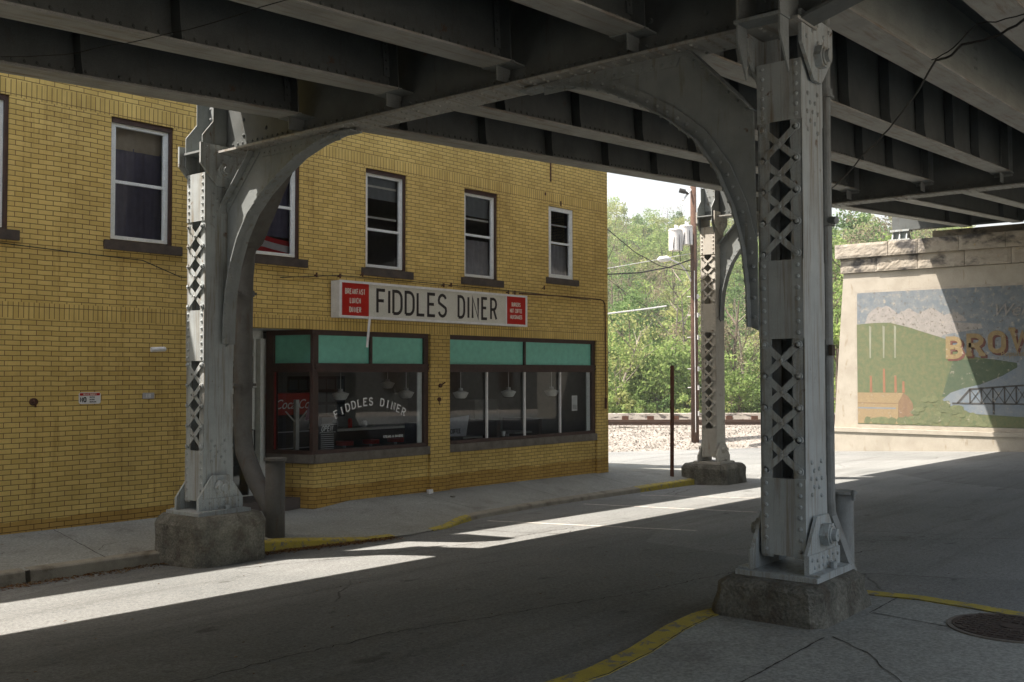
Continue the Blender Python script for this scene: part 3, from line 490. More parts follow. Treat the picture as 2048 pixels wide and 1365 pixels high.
pedestal('flared concrete pedestal under the nearest column on the island', 7.46, 8.54, 2.96, 3.80, .1, .42, .065)
pedestal('stained concrete pedestal set into the kerb beside the downpipe', 7.33, 8.36, 10.56, 11.58, -.45, .30, .02)
pedestal('rusty stained concrete pedestal at the far street corner', 21.15, 22.3, 10.5, 11.65, -.7, -.05, .04)
pedestal('far right concrete pedestal beyond the island', 21.15, 22.3, -.38, .78, -.4, .22, .04)
# longitudinal girders
def Zg(x): return 5.07+SL*(x-7.6)
def girder(Y, x0, x1, label, z0=None, slope=SL, stiff=None, rolled=False, depth=1.33, seat=True, fw_=.17):
    z0 = Zg(x0) if z0 is None else z0; ry = -math.atan(slope); L = (x1-x0)/math.cos(ry); t = thing('longitudinal_girder', label, 'girder', (x0, Y, z0), 0, 'longitudinal girders carrying the viaduct deck', ry)
    b = MB(); b.box(0, L, -.006, .006, .02, depth)
    if not rolled: b.box(0, L, -.018, -.007, .034, .15); b.box(0, L, .007, .018, .034, .15); rivrow(b, (0, -.018, .10), (L, -.018, .10), .12, (0, -1, 0), .019)
    if rolled:
        for k in (0, 1):
            for j in range(3): b.dome((L*.38+k*.09, -.006, .35+j*.12), (0, -1, 0), .02)
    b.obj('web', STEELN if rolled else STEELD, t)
    b = MB(); b.box(0, L, -fw_, fw_, 0, .022)
    if not rolled:
        b.box(0, L, -.13, -.007, .023, .033); b.box(0, L, .007, .13, .023, .033); rivrow(b, (0, -.09, .033), (L, -.09, .033), .12, (0, 0, 1), .017)
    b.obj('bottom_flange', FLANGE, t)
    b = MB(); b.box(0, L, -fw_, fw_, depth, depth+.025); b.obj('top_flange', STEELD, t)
    if not rolled:
        xs_ = stiff if stiff else [1.35+k*1.62 for k in range(int((L-1)/1.62))]
        for x in xs_:
            b = MB(); b.box(x-.006, x+.006, -.15, -.019, .035, depth); b.box(x-.006, x+.085, -.03, -.019, .035, depth); b.ext([(x-.006, -.15, .035), (x-.006, -.15, .16), (x-.006, -.165, .035)], (.012, 0, 0))
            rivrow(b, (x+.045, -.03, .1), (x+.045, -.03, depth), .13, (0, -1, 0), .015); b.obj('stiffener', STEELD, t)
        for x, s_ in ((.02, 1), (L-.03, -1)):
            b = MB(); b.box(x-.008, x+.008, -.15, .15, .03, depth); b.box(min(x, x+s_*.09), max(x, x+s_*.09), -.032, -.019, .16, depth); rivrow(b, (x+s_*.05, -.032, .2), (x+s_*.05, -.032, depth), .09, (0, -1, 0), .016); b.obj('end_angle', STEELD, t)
    return t
def seat(Y, X, s_, ZF):
    b = MB(); zt = Zg(X+s_*.1)-.004; x1 = X+s_*.30; xa, xb = sorted((X+s_*.016, x1)); b.box(xa, xb, Y-.19, Y+.19, zt-.014, zt); b.box(xa, xb, Y-.006, Y+.006, ZF+.045, zt-.014); xa, xb = sorted((X+s_*.016, X+s_*.028)); b.box(xa, xb, Y-.17, Y+.17, ZF+.18, zt+1.1)
    for k in range(3):
        for yy in (-.13, -.07, .07, .13): b.dome((X+s_*.028, Y+yy, ZF+.21), (s_, 0, 0), .015)
    return b
GY = [9.36, 7.73, 6.20, 4.70, 3.17, 2.05, .6, -.8]
names = ['outermost', 'second', 'third', 'fourth', 'fifth', 'sixth', 'seventh', 'eighth', 'ninth']
for i, Y in enumerate(GY):
    rolled = i >= 4; dp = .92 if rolled else 1.33
    if i != 4 or True:
        girder(Y, -6.0, 7.72, f'{names[i]} girder from the diner side, span before the near cross girder', z0=Zg(-6.0), rolled=rolled, depth=dp)
    girder(Y, 8.16, 21.50, f'{names[i]} girder from the diner side, span past the near cross girder', rolled=rolled, depth=dp)
    girder(Y, 21.95, 37.7, f'{names[i]} girder from the diner side, last span before the stone pier', z0=Zg(21.95)+.02, slope=.072, rolled=rolled, depth=dp, stiff=[2.0, 13.0])
for i, Y in enumerate(GY[:4]):
    for X, s_, ZF in ((7.93-.012*(i-3), -1, 4.88), (7.95-.012*(i-3), 1, 4.88), (21.72, -1, 5.74)):
        if X > 20: zt = Zg(21.5)
        b = seat(Y, X, s_, ZF); o = b.obj('seat_bracket', STEELM); tag(o, f'steel seat bracket under the {names[i]} girder at the {"far" if X > 20 else "near"} cross girder, {"street" if s_ < 0 else "hill"} side', 'bracket', 'seat brackets under the girders')
# deck slab and kerb beam
def deck(x0, x1, z0, sl, label, YE=10.95):
    L = x1-x0; t = thing('deck_slab', label, 'bridge deck', (x0, 0, z0), 0, 'deck slabs of the viaduct', -math.atan(sl)); b = MB(); Lc = L/math.cos(math.atan(sl)); b.box(0, Lc, -1.5, YE-.151, 0, .26); b.box(0, Lc, YE-.15, YE, -.05, .42); b.box(0, Lc, -1.65, -1.501, -.05, .6)
    for i, Y in enumerate(GY):
        if i >= 4: b.ext([(0, Y-.30, -.001), (0, Y+.30, -.001), (0, Y+.17, -.30), (0, Y-.17, -.30)], (Lc, 0, 0))
    b.obj('slab', SLAB, t)
    b = MB(); 
    for k in range(int(Lc/2.2)): b.box(k*2.2+.4, k*2.2+.52, YE-.14, YE-.02, .42, .5)
    b.obj('post_base', SLAB, t)
zt = Zg(-6)+1.33+.03
deck(-48, -6.0, zt-SL*42, SL, 'long approach deck slab of the viaduct behind the camera'); deck(-5.99, 21.70, zt, SL, 'main deck slab of the viaduct over the street'); deck(21.71, 58, Zg(21.95)+1.38, .072, 'far deck slab of the viaduct reaching over the stone pier', 11.4)
t = thing('pier_floorbeam', 'dark steel end floor beam resting above the stone pier', 'floor beam', (37.9, 7, 0)); b = MB(); b.box(-.01, .01, -12, 5.0, 7.28, 8.3); b.box(-.17, .17, -12, 5.0, 7.25, 7.28); b.box(-.17, .17, -12, 5.0, 8.3, 8.33); b.obj('web', STEELD, t)
for Y, lb in ((11.7, 'grey bridge bearing shoe at the sunlit end of the pier cap'), (7.2, 'grey bridge bearing shoe in the shade of the pier cap')):
    t = thing('bridge_bearing', lb, 'bearing', (37.95, Y, 6.87)); b = MB(); b.box(-.3, .3, -.38, .38, 0, .06); b.ext([(-.02, -.30, .06), (-.02, .30, .06), (-.02, .22, .34), (-.02, -.22, .34)], (.04, 0, 0))
    for yy in (-.25, 0, .25): b.ext([(-.26, yy-.02, .06), (.26, yy-.02, .06), (.14, yy-.02, .34), (-.14, yy-.02, .34)], (0, .04, 0))
    b.box(-.22, .22, -.34, .34, .34, .41); b.obj('shoe', STEEL, t)
# ------------------------------------------------------------------ downpipes
t = thing('downpipe', 'big dark iron downpipe with a Y branch behind the sunlit column', 'downpipe', (8.9, 11.85, -.3))
b = MB(); b.tube([(9.0, 11.80, 4.1), (9.0, 11.90, 3.80), (9.0, 11.95, 3.42), (9.0, 11.96, 2.4), (9.0, 11.96, 1.25), (9.0, 11.91, .95), (9.0, 11.68, .59), (9.02, 11.34, .20), (9.03, 11.27, .1)], .13, 20); b.obj('pipe', PIPEM, t, True, True)
b = MB(); b.ext([(8.76, 11.02, 5.9), (8.76, 11.02, 4.83), (8.76, 11.66, 3.9), (8.76, 11.98, 3.7), (8.76, 12.05, 5.9)], (.34, 0, 0)); b.obj('hopper', PIPEM, t, True)
b = MB(); b.tube([(9.03, 11.27, -.4), (9.03, 11.27, .86)], .134, 20); b.obj('cleanout', PIPEM, t, True, True)
b = MB(); b.tube([(9.03, 11.27, .86), (9.03, 11.27, .895)], .155, 20); b.obj('cap', PIPEM, t, True, False)
for z in (3.2, 1.9):
    b = MB(); b.tube([(9.0, 11.96, z-.04), (9.0, 11.96, z+.04)], .155 if z > 3 else .14, 20); b.box(8.7, 9.15, 11.85, 11.88, z-.02, z+.02); b.obj('clamp', PIPEM, t, True, False)
t = thing('downpipe', 'slim grey downpipe with a cleanout behind the nearest column', 'downpipe', (8.6, 3.27, .13))
b = MB(); b.tube([(8.45, 3.233, 5.6), (8.45, 3.233, .98), (8.47, 3.233, .85)], .05, 14); b.ext([(8.52, 3.30, 1.0), (8.52, 3.06, .35), (8.52, 3.2, .2), (8.52, 3.36, .6)], (.12, 0, 0)); b.obj('pipe', PIPEG, t, True, False)
for z in (4.45, 3.35):
    b = MB(); b.tube([(8.45, 3.233, z-.03), (8.45, 3.233, z+.03)], .066, 14); b.tube([(8.45, 3.233, z-.045), (8.45, 3.233, z-.03)], .08, 14)
    if z < 4: b.tube([(8.43, 3.22, z), (8.40, 3.12, z-.01)], .032, 10)
    b.obj('coupling', PIPEG, t, True, False)
b = MB(); b.box(8.39, 8.46, 3.17, 3.20, 2.2, 2.29); b.obj('clamp', SILLM, t, True)
b = MB(); b.tube([(8.8, 3.255, -.05), (8.8, 3.255, 1.0)], .10, 18); b.obj('cleanout', PIPEG, t, True, True)
b = MB(); b.tube([(8.8, 3.255, 1.0), (8.8, 3.255, 1.02)], .13, 18); b.tube([(8.74, 3.13, .95), (8.74, 3.13, 1.04)], .016, 6); b.obj('cap', PIPEG, t, True)
# ------------------------------------------------------------------ diner building
W0 = Vector((6.4, 13.36, 0)); WR = R(-3)
bd = thing('brick_building', 'two-storey yellow brick diner building with brown-framed shop windows', 'building', W0, WR)
def fth(name, label, cat, s, y, z, group=None):
    q = Matrix.Rotation(WR, 4, 'Z') @ Vector((s, y, 0)); return thing(name, label, cat, (W0.x+q.x, W0.y+q.y, z), WR, group)
SE = 13.27; SW = -16.0; TOP = 9.0
wins = [(-1.0, -.08, 3.95, 5.73), (1.32, 2.29, 3.95, 5.72), (3.62, 4.60, 3.95, 5.71), (6.02, 7.0, 3.92, 5.70), (8.53, 9.50, 3.93, 5.68), (11.13, 12.0, 4.11, 5.66), (-3.6, -2.65, 3.95, 5.73), (-6.2, -5.25, 3.95, 5.73)]
holes = wins+[(3.25, 7.61, -2, 2.80), (8.13, 12.85, -2, 2.80)]
def holewall(b, S0, S1, Z0, Z1, holes, y0, y1):
    sx = sorted({S0, S1}|{h[0] for h in holes}|{h[1] for h in holes}); sz_ = sorted({Z0, Z1}|{max(h[2], Z0) for h in holes}|{h[3] for h in holes})
    def solid(i, j):
        if i < 0 or j < 0 or i >= len(sx)-1 or j >= len(sz_)-1: return False
        cx, cz = (sx[i]+sx[i+1])/2, (sz_[j]+sz_[j+1])/2; return not any(h[0] < cx < h[1] and h[2] < cz < h[3] for h in holes)
    for i in range(len(sx)-1):
        for j in range(len(sz_)-1):
            if not solid(i, j): continue
            a, c, e, g = sx[i], sx[i+1], sz_[j], sz_[j+1]
            b.add([(a, y0, e), (c, y0, e), (c, y0, g), (a, y0, g)], [(0, 1, 2, 3)]); b.add([(a, y1, e), (c, y1, e), (c, y1, g), (a, y1, g)], [(3, 2, 1, 0)])
            if not solid(i-1, j): b.add([(a, y0, e), (a, y0, g), (a, y1, g), (a, y1, e)], [(0, 1, 2, 3)])
            if not solid(i+1, j): b.add([(c, y0, e), (c, y1, e), (c, y1, g), (c, y0, g)], [(0, 1, 2, 3)])
            if not solid(i, j-1): b.add([(a, y0, e), (a, y1, e), (c, y1, e), (c, y0, e)], [(0, 1, 2, 3)])
            if not solid(i, j+1): b.add([(a, y0, g), (c, y0, g), (c, y1, g), (a, y1, g)], [(0, 1, 2, 3)])
b = MB(); holewall(b, SW, SE, -.9, TOP, holes, 0, .3); b.obj('front_wall', BRICK, bd)
b = MB(); b.box(SE-.3, SE, .301, 11, -1.5, TOP); b.box(SW, SW+.3, .301, 11, -1.2, TOP); b.box(SW+.301, SE-.301, 10.7, 11, -1.5, TOP); b.obj('side_wall', BRICK, bd)
b = MB(); b.ext([(20.4, 17.0, -1.6), (24.3, 17.0, -1.6), (23.0, 28, -1.6), (20.4, 28, -1.6)], (0, 0, 11.0)); b.obj('rear_wing', BRICK, bd, True)
b = MB(); b.box(SW+.31, SE-.31, .31, 10.69, TOP-.5, TOP-.3); b.obj('roof', SLAB, bd); b = MB(); b.box(SW-.04, SE+.04, -.04, .34, TOP, TOP+.09); b.obj('coping', SILLG, bd)
for s0, s1 in ((4.97, 7.61), (8.13, 12.85)):
    b = MB(); b.box(s0, s1, .06, .30, -.9, .55); b.obj('bulkhead', BRICK, bd)
    b = MB(); b.box(s0-(.02 if s0 < 5 else 0)+.002, s1-.002, -.0, .30, .552, .70); b.obj('shop_sill', SILLG, bd)
# splayed bulkhead and recess beside the door
A = Vector((4.95, .06)); B = Vector((4.66, .95)); dv = (B-A).normalized(); nv = Vector((dv.y, -dv.x))
def spl(u, off, z): p = A+dv*u+nv*off; return (p.x, p.y, z)
LB = (B-A).length; sg = -1
def splbox(b, u0, u1, o0, o1, z0, z1): b.ext([spl(u0, o0, z0), spl(u1, o0, z0), spl(u1, o1, z0), spl(u0, o1, z0)], (0, 0, z1-z0))
b = MB(); splbox(b, .0, LB, 0, .22, -.9, .55); b.obj('bulkhead', BRICK, bd); b = MB(); splbox(b, -.03, LB, -.05, .24, .552, .70); b.obj('shop_sill', SILLG, bd)
b = MB(); b.box(3.25, 4.97, -.0, 1.6, -.5, -.245); b.obj('doorstep', WALKM, bd)
b = MB(); b.box(2.95, 3.249, .301, 1.5, -.5, 2.80); b.obj('recess_wall', BRICK, bd)
b = MB(); b.box(3.2505, 4.95, .02, 1.35, 2.802, 2.86); b.obj('soffit', WHITEW, bd)
# interior shell
b = MB(); b.box(2.9, 13.0, .31, 7.6, -.25, -.02); b.obj('interior_floor', ROOMF, bd)
b = MB(); b.box(SW+.31, 12.96, .31, 10.68, 3.0, 3.2); b.obj('interior_ceiling', ROOM, bd)
b = MB(); b.box(2.9, 12.96, 6.2, 6.3, -.02, 3.0); b.box(2.7, 2.8, .31, 6.2, -.3, 3.0); b.box(12.84, 12.95, .31, 6.2, -.02, 3.0); b.obj('interior_wall', ROOM, bd)
b = MB(); b.box(SW+.31, 12.96, 3.4, 3.5, 3.2, TOP-.5)
for s in (3.0, 5.3, 7.8, 10.4, .6): b.box(s, s+.1, .31, 3.4, 3.2, TOP-.5)
b.obj('upper_partition', ROOMD, bd)
# upper windows
def window(s0, s1, z0, z1, rail, n, extra=None, flush=False):
    b = MB(); d0 = .03 if flush else .16; e = .0 if flush else .055   # casing
    if not flush: b.box(s0+.001, s0+.03, .10, .25, z0, z1-.001); b.box(s1-e, s1-.001, .03, .25, z0, z1-.001); b.box(s0+.03, s1-e, .03, .25, z1-.075, z1-.001); b.box(s0+.03, s1-e, .10, .25, z0, z0+.03)
    else: b.box(s0+.001, s0+.012, .05, .25, z0, z1-.001); b.box(s1-.012, s1-.001, .05, .25, z0, z1-.001)
    wn = b.obj('window', BROWN, bd); a0, a1, c0, c1 = (s0+.031, s1-e-.001, z0+.031, z1-.076) if not flush else (s0+.013, s1-.013, z0+.002, z1-.01)
    y = .06 if not flush else .02; fwd_ = .05 if not flush else .085
    b = MB(); b.box(a0, a0+fwd_, y, y+.07, c0, c1); b.box(a1-fwd_, a1, y, y+.07, c0, c1); b.box(a0+fwd_, a1-fwd_, y, y+.07, c1-fwd_, c1); b.box(a0+fwd_, a1-fwd_, y, y+.07, c0, c0+fwd_); b.box(a0+fwd_, a1-fwd_, y+.02, y+.065, rail-.022, rail+.022)
    b.box(a0+fwd_, a0+fwd_+.022, y+.012, y+.055, c0+fwd_, c1-fwd_); b.box(a1-fwd_-.022, a1-fwd_, y+.012, y+.055, c0+fwd_, c1-fwd_)
    for z in (extra or []): b.box(a0+fwd_+.02, a1-fwd_-.02, y+.085, y+.095, z-.018, z+.018)
    b.obj('frame', WHITEW, wn)
    b = MB(); b.add([(a0+.03, y+.04, c0+.03), (a1-.03, y+.04, c0+.03), (a1-.03, y+.04, c1-.03), (a0+.03, y+.04, c1-.03)], [(0, 1, 2, 3)]); b.obj('pane', GLASSU, wn)
    b = MB(); b.box(s0-.10, s1+.13, -.055, .099, z0-.135, z0-.002); b.obj('sill', SILLM, wn)
    return wn, a0, a1, c0, c1
def curtain(wn, a0, a1, z0, z1, mat, y=.22, amp=.02):
    b = MB(); b.grid(lambda u, v: (a0+(a1-a0)*u, y+amp*math.sin(u*38)+amp*.6*math.sin(u*17+v*2), z0+(z1-z0)*v), 60, 4); return b.obj('curtain', mat, wn, smooth=True)
REDC = plain('red_flag_cloth', (.50, .02, .03), .9); WHC = plain('white_flag_cloth', (.62, .62, .66), .9)
for k, wd_ in enumerate(wins):
    rail = [4.80, 4.81, 4.79, 4.63, 4.79, 4.88, 4.8, 4.8][k]
    wn, a0, a1, c0, c1 = window(*wd_, rail, k, {3: [5.42, 4.86], 4: [5.12], 5: [5.28]}.get(k), flush=(k == 5))
    if k in (0, 1): curtain(wn, a0, a1, c0, c1-.3 if k == 1 else c1, CURT); 
    if k == 1: curtain(wn, a0, a1, c1-.34, c1, CURTT, .20, .006)
    if k == 2:
        curtain(wn, a0, a1, c0+.33, c1, CURT)
        b = MB(); 
        for q, (z0, z1) in enumerate(((c0, c0+.11), (c0+.111, c0+.22), (c0+.221, c0+.30))):
            b.k = q % 2; b.grid(lambda u, v: (a0+(a1-a0)*u, .17+.012*math.sin(u*14), z0+(z1-z0)*v+.03*math.sin(u*5)), 30, 1)
        b.obj('flag_curtain', [REDC, WHC], wn)
    if k in (4, 5): curtain(wn, a0, a1, c0, c0+.75, plain('grey_net_curtain', (.34, .34, .38), .9), .2, .015)
    if k in (4, 3): curtain(wn, a0, a1, c1-.42, c1, plain('grey_blue_blind', (.26, .30, .34), .9), .19, .004)
# shop windows
def shopwin(s0, s1, div, name):
    b = MB(); y0, y1 = .06, .20; b.box(s0, s1, y0, y1, 2.715, 2.798); b.box(s0, s1, y0-.01, y1, 2.085, 2.235); b.box(s0, s1, y0-.028, y0-.011, 2.13, 2.16); b.box(s0, s1, y0-.028, y0-.011, 2.20, 2.225); b.box(s0, s1, y0, y1, .702, .765)
    b.box(s0, s0+(.05 if s0 > 8 else .04), y0, y1, .766, 2.084); b.box(s1-.10, s1, y0, y1, .766, 2.084); b.box(s0, s0+.04, y0, y1, 2.236, 2.714); b.box(s1-.10, s1, y0, y1, 2.236, 2.714); b.box(div-.022, div+.022, y0, y1, 2.236, 2.714)
    wn = b.obj('shop_window', BROWN, bd); b = MB(); b.box(s0+.041, div-.023, .11, .12, 2.237, 2.713); b.box(div+.023, s1-.101, .11, .12, 2.237, 2.713); b.obj('transom_panel', TEAL, wn)
    b = MB(); b.add([(s0+.02, .122, .767), (s1-.101, .122, .767), (s1-.101, .122, 2.083), (s0+.02, .122, 2.083)], [(0, 1, 2, 3)]); b.obj('pane', GLASS, wn); return wn
w1 = shopwin(4.965, 7.609, 6.215, 'a'); w2 = shopwin(8.131, 12.849, 10.42, 'b')
b = MB(); b.box(7.40, 7.509, .128, .15, .77, 2.08); b.obj('pilaster_strip', WHITEW, w1); b = MB(); b.box(12.62, 12.748, .128, .15, .77, 2.08); b.obj('pilaster_strip', WHITEW, w2)
for s in (9.26, 10.42, 11.61): b = MB(); b.box(s-.022, s+.022, .07, .112, .767, 2.083); b.obj('mullion', WHT, w2)
b = MB(); splbox(b, 0, LB, -.05, .10, 2.715, 2.798); splbox(b, 0, LB, -.06, .10, 2.085, 2.235); splbox(b, 0, LB, -.05, .1, .702, .765); splbox(b, -.02, .035, -.06, .1, .766, 2.714); splbox(b, LB-.14, LB, -.05, .1, .766, 2.714)
w3 = b.obj('shop_window', BROWN, bd); b = MB(); splbox(b, .04, LB-.141, .01, .02, 2.237, 2.713); b.obj('transom_panel', TEAL, w3); b = MB(); b.add([spl(.03, .02, .767), spl(LB-.13, .02, .767), spl(LB-.13, .02, 2.083), spl(.03, .02, 2.083)], [(3, 2, 1, 0)]); b.obj('pane', GLASS, w3)
b = MB(); splbox(b, LB-.15, LB-.14, -.0, .02, .767, 2.083); b.obj('neon_edge', plain('red_tube', (.22, .01, .01), .4, .4, ((.8, .01, .01), .004)), w3)
# door
b = MB(); b.box(3.26, 4.66, 1.10, 1.18, 2.66, 2.80); b.box(3.7, 4.66, 1.10, 1.18, 1.82, 1.90); b.box(4.54, 4.65, 1.0, 1.18, -.2, 2.659); b.box(3.70, 3.76, 1.1, 1.18, -.2, 2.659); b.box(3.26, 3.32, 1.1, 1.18, -.2, 2.659); b.box(3.77, 4.52, 1.1, 1.16, 2.36, 2.42); b.box(4.47, 4.519, 1.1, 1.16, 1.90, 2.66); dr = b.obj('door_frame', WHITEW, bd)
b = MB(); b.box(3.77, 4.51, 1.12, 1.16, -.2, .0); b.box(3.77, 3.85, 1.12, 1.16, 0, 1.81); b.box(4.41, 4.51, 1.12, 1.16, 0, 1.81); b.box(3.85, 4.41, 1.12, 1.16, 1.72, 1.81); dd = b.obj('door', WHITEW, bd)
b = MB(); b.box(3.84, 4.42, 1.135, 1.14, 0, 1.73); b.box(3.76, 4.53, 1.13, 1.135, 1.9, 2.67); b.box(3.31, 3.71, 1.13, 1.135, -.1, 2.67); b.obj('pane', GLASS, dd); b = MB(); b.tube([(4.46, 1.12, .75), (4.46, 1.05, .75), (4.46, 1.05, 1.1), (4.46, 1.12, 1.1)], .012, 8); b.obj('handle', BLK, dd)
# painted window lettering
def gl(yy, s_, z_): return lambda u, v: (s_+u, yy, z_+v)
WPAINT = plain('white_window_paint', (.95, .95, .93), .6); b = MB(); word = 'FIDDLES DINER'; c = len(word); 
for i, ch in enumerate(word):
    if ch == ' ': b.obj('painted_lettering', WPAINT, w1); b = MB(); continue
    f = i/(c-1); ang = (f-.5)*.75; s_ = 6.25+math.sin(ang)/math.sin(.375)*.76; z_ = 1.30+(math.cos(ang)-math.cos(.375))/(1-math.cos(.375))*.20; ca, sa = math.cos(-ang), math.sin(-ang)
    def fn(u, v, s_=s_, z_=z_, ca=ca, sa=sa): return (s_+u*ca-v*sa, .112, z_+u*sa+v*ca)
    g = GL[ch]
    for pl in g[1]:
        pts = [((x-g[0]/2)*.13*1.05, y*.125) for x, y in pl]; stroke(b, pts, .024, fn)
        for x, y in (pl[0], pl[-1]):
            if y in (0, 1): px = (x-g[0]/2)*.13*.85; stroke(b, [(px-.022, y*.12), (px+.022, y*.12)], .012, fn)
b.obj('painted_lettering', WPAINT, w1)
b = MB(); text(b, 'STEAKS & DINNERS', .045, .8, .008, .012, lambda u, v: (6.55+u, .112, .90+v)); b.obj('painted_lettering', WHT, w1)
ob = thing('clapboard_building', 'grey clapboard building across the street behind the camera, mirrored in the shop windows', 'building', (20, -14, 0))
b = MB(); b.box(0, 60, -9, 0, -1.5, 9.5); 
for k in range(44): b.ext([(0, .001, -.2+k*.22), (0, .028, -.2+k*.22), (0, .004, .01+k*.22)], (60, 0, 0))
b.obj('wall', M('grey_clapboard', (.13, .13, .12), (.09, .09, .085), 2, .8), ob)
for fl in (0, 1):
    for k in range(14): wb = MB(); wb.box(2+k*4.2, 3.2+k*4.2, .03, .06, 1.2+fl*3.6, 3.0+fl*3.6); wb.obj('window', DRK, ob)
b = MB(); b.box(-.3, 60.3, -9.3, .4, 9.5, 9.8); b.obj('roof', SILLG, ob)
ob = thing('light_blocker', 'unseen dark block added behind the camera to shut out low sky light', 'building', (-16, -6, 0)); b = MB(); b.box(-12, 0, -26, 14.5, -1, 6.2); b.obj('wall', M('blocker_dark_red', (.10, .055, .04), (.07, .04, .03), 2, .9), ob)  # out-of-view block, added to cut horizon light reaching under the deck
b = MB(); b.box(-12.2, .2, -26.2, 14.7, 6.2, 6.5); b.obj('roof', SILLG, ob)
for k in range(8): b = MB(); b.box(.001, .05, -23+k*4.6, -21.5+k*4.6, 1.2, 3.2); b.obj('window', DRK, ob)
# ------------------------------------------------------------------ things on the facade
sg_ = fth('shop_sign', 'long white light-box sign with red ends reading FIDDLES DINER above the windows', 'sign', 5.23, -.03, 3.01); L = 4.85; Hh = .625
b = MB(); b.box(0, L, -.23, 0, 0, Hh); b.obj('cabinet', ALU, sg_)
b = MB(); e = .035; b.box(-.01, L+.01, -.25, -.231, -.005, e); b.box(-.01, L+.01, -.25, -.231, Hh-e, Hh+.005); b.box(-.01, e, -.25, -.231, e, Hh-e); b.box(L-e, L+.01, -.25, -.231, e, Hh-e); b.box(4.215, 4.235, -.247, -.2365, e, Hh-e); b.obj('trim', WHT, sg_)
b = MB(); b.box(e, .64, -.235, -.2305, e, Hh-e); b.obj('red_panel', RED, sg_); b = MB(); b.box(4.236, L-e, -.235, -.2305, e, Hh-e); b.obj('red_panel', RED, sg_); b = MB(); b.box(.641, 4.214, -.235, -.2305, e, Hh-e); b.obj('cream_panel', CREAM, sg_)
sf = lambda x, z: (lambda u, v: (x+u, -.2365, z+v))
b = MB(); text(b, 'FIDDLES', .45, .78, .055, .098, sf(.835, .085)); b.obj('lettering', INK, sg_); b = MB(); text(b, 'DINER', .45, .62, .055, .115, sf(2.86, .085)); b.obj('lettering', INK, sg_)
for k, s_ in enumerate(('BREAKFAST', 'LUNCH', 'DINNER')): b = MB(); text(b, s_, .098, .55, .016, .020, sf(.335, .40-k*.155), 0); b.obj('lettering', OFFW, sg_)
for k, s_ in enumerate(('BURGERS', 'HOT COFFEE', 'MILKSHAKES')): b = MB(); text(b, s_, .085, .50, .014, .016, sf(4.525, .39-k*.125), 0); b.obj('lettering', OFFW, sg_)
b = MB(); b.bar((.645, -.255, .02), (.545, -.30, -.50), .045, .012, (1, 0, 0)); b.bar((.62, -.29, -.45), (.66, -.31, -.52), .03, .01, (1, 0, 0)) if False else None; b.obj('loose_trim_strip', WHT, sg_)
t = fth('conduit', 'rusty wall conduit bending down beside the right brick corner', 'conduit', 10.1, 0, 3.7); b = MB(); b.tube([(.0, -.05, .0), (1.6, -.04, .03), (2.85, -.03, .03), (2.97, -.03, .0), (3.02, -.03, -.08), (3.03, -.03, -.3), (3.04, -.03, -2.2)], .013, 8); b.obj('pipe', RUST, t); b = MB(); b.tube([(3.04, -.03, -2.2), (3.04, -.03, -2.45)], .028, 8); b.obj('end_fitting', RUST, t)
b = MB(); b.tube([(0, 0, 0), (0, -.07, 0)], .02, 8); b.tube([(-.10, -.07, 0), (.09, -.09, .01)], .036, 14); b.dome((.09, -.09, .01), (1, 0, 0), .036)
o = b.obj('security_camera', WHT); o.location = fth('tmp_marker', '', '', 2.02, 0, 2.41).location; bpy.data.objects.remove(bpy.data.objects['tmp_marker']); o.rotation_euler.z = WR; tag(o, 'small white tubular security camera on the left brick wall', 'security camera')
t = fth('warning_sign', 'small white notice with a red heading reading NO on the left wall', 'sign', .89, -.008, 1.645); b = MB(); b.ext([(.02, 0, 0), (.29, 0, 0), (.31, 0, .02), (.31, 0, .14), (.29, 0, .16), (.02, 0, .16), (0, 0, .14), (0, 0, .02)], (0, .006, 0)); b.obj('panel', WHT, t)
b = MB(); b.box(.012, .298, -.003, -.001, .115, .15); b.obj('heading', RED, t)
b = MB(); text(b, 'PRIVATE PROPERTY', .022, .55, .0045, .006, lambda u, v: (u, -.0045, .121+v), .155); b.obj('lettering', OFFW, t)
b = MB(); text(b, 'NO', .075, .7, .016, .018, lambda u, v: (.022+u, -.002, .022+v)); b.obj('lettering', INK, t)
for k, s_ in enumerate(('SOLICITING', 'LOITERING', 'TRESPASSING')): b = MB(); text(b, s_, .02, .5, .004, .004, lambda u, v, k=k: (.15+u, -.002, .083-k*.033+v)); b.obj('lettering', INK, t)
t = fth('number_plate', 'small grey metal plate reading 110 on the left wall', 'number plate', 1.83, -.01, 1.70); b = MB(); b.box(0, .18, 0, .008, 0, .085); b.obj('plate', CHROME, t); b = MB(); text(b, '110', .06, .6, .011, .02, lambda u, v: (.05+u, -.002, .012+v)); b.obj('numerals', WHT, t)
b = MB(); b.tube([(0, 0, 0), (0, -.05, 0)], .05, 14); b.tube([(0, -.05, 0), (0, -.10, 0)], .028, 10); b.tube([(0, -.08, 0), (0, -.085, -.07)], .014, 8); o = b.obj('wall_valve', RUST); q = Matrix.Rotation(WR, 4, 'Z') @ Vector((.27, 0, 0)); o.location = (W0.x+q.x, W0.y+q.y, 1.69); o.rotation_euler.z = WR; tag(o, 'rusty round pipe outlet low on the left brick wall', 'wall outlet')
for s_, z_, lb in ((7.86, 1.83, 'rusty hook bracket on the brick pier between the shop windows'), (7.83, 1.57, 'round rusty bell push on the brick pier, below the hook')):
    b = MB(); b.tube([(0, 0, 0), (0, -.03, 0)], .04, 12); b.tube([(0, -.02, 0), (.09, -.05, .06)], .012, 6) if z_ > 1.7 else b.tube([(0, -.02, -.03), (0, -.03, -.11)], .008, 6)
    o = b.obj('wall_bracket', RUST); q = Matrix.Rotation(WR, 4, 'Z') @ Vector((s_, 0, 0)); o.location = (W0.x+q.x, W0.y+q.y, z_); o.rotation_euler.z = WR; tag(o, lb, 'bracket')
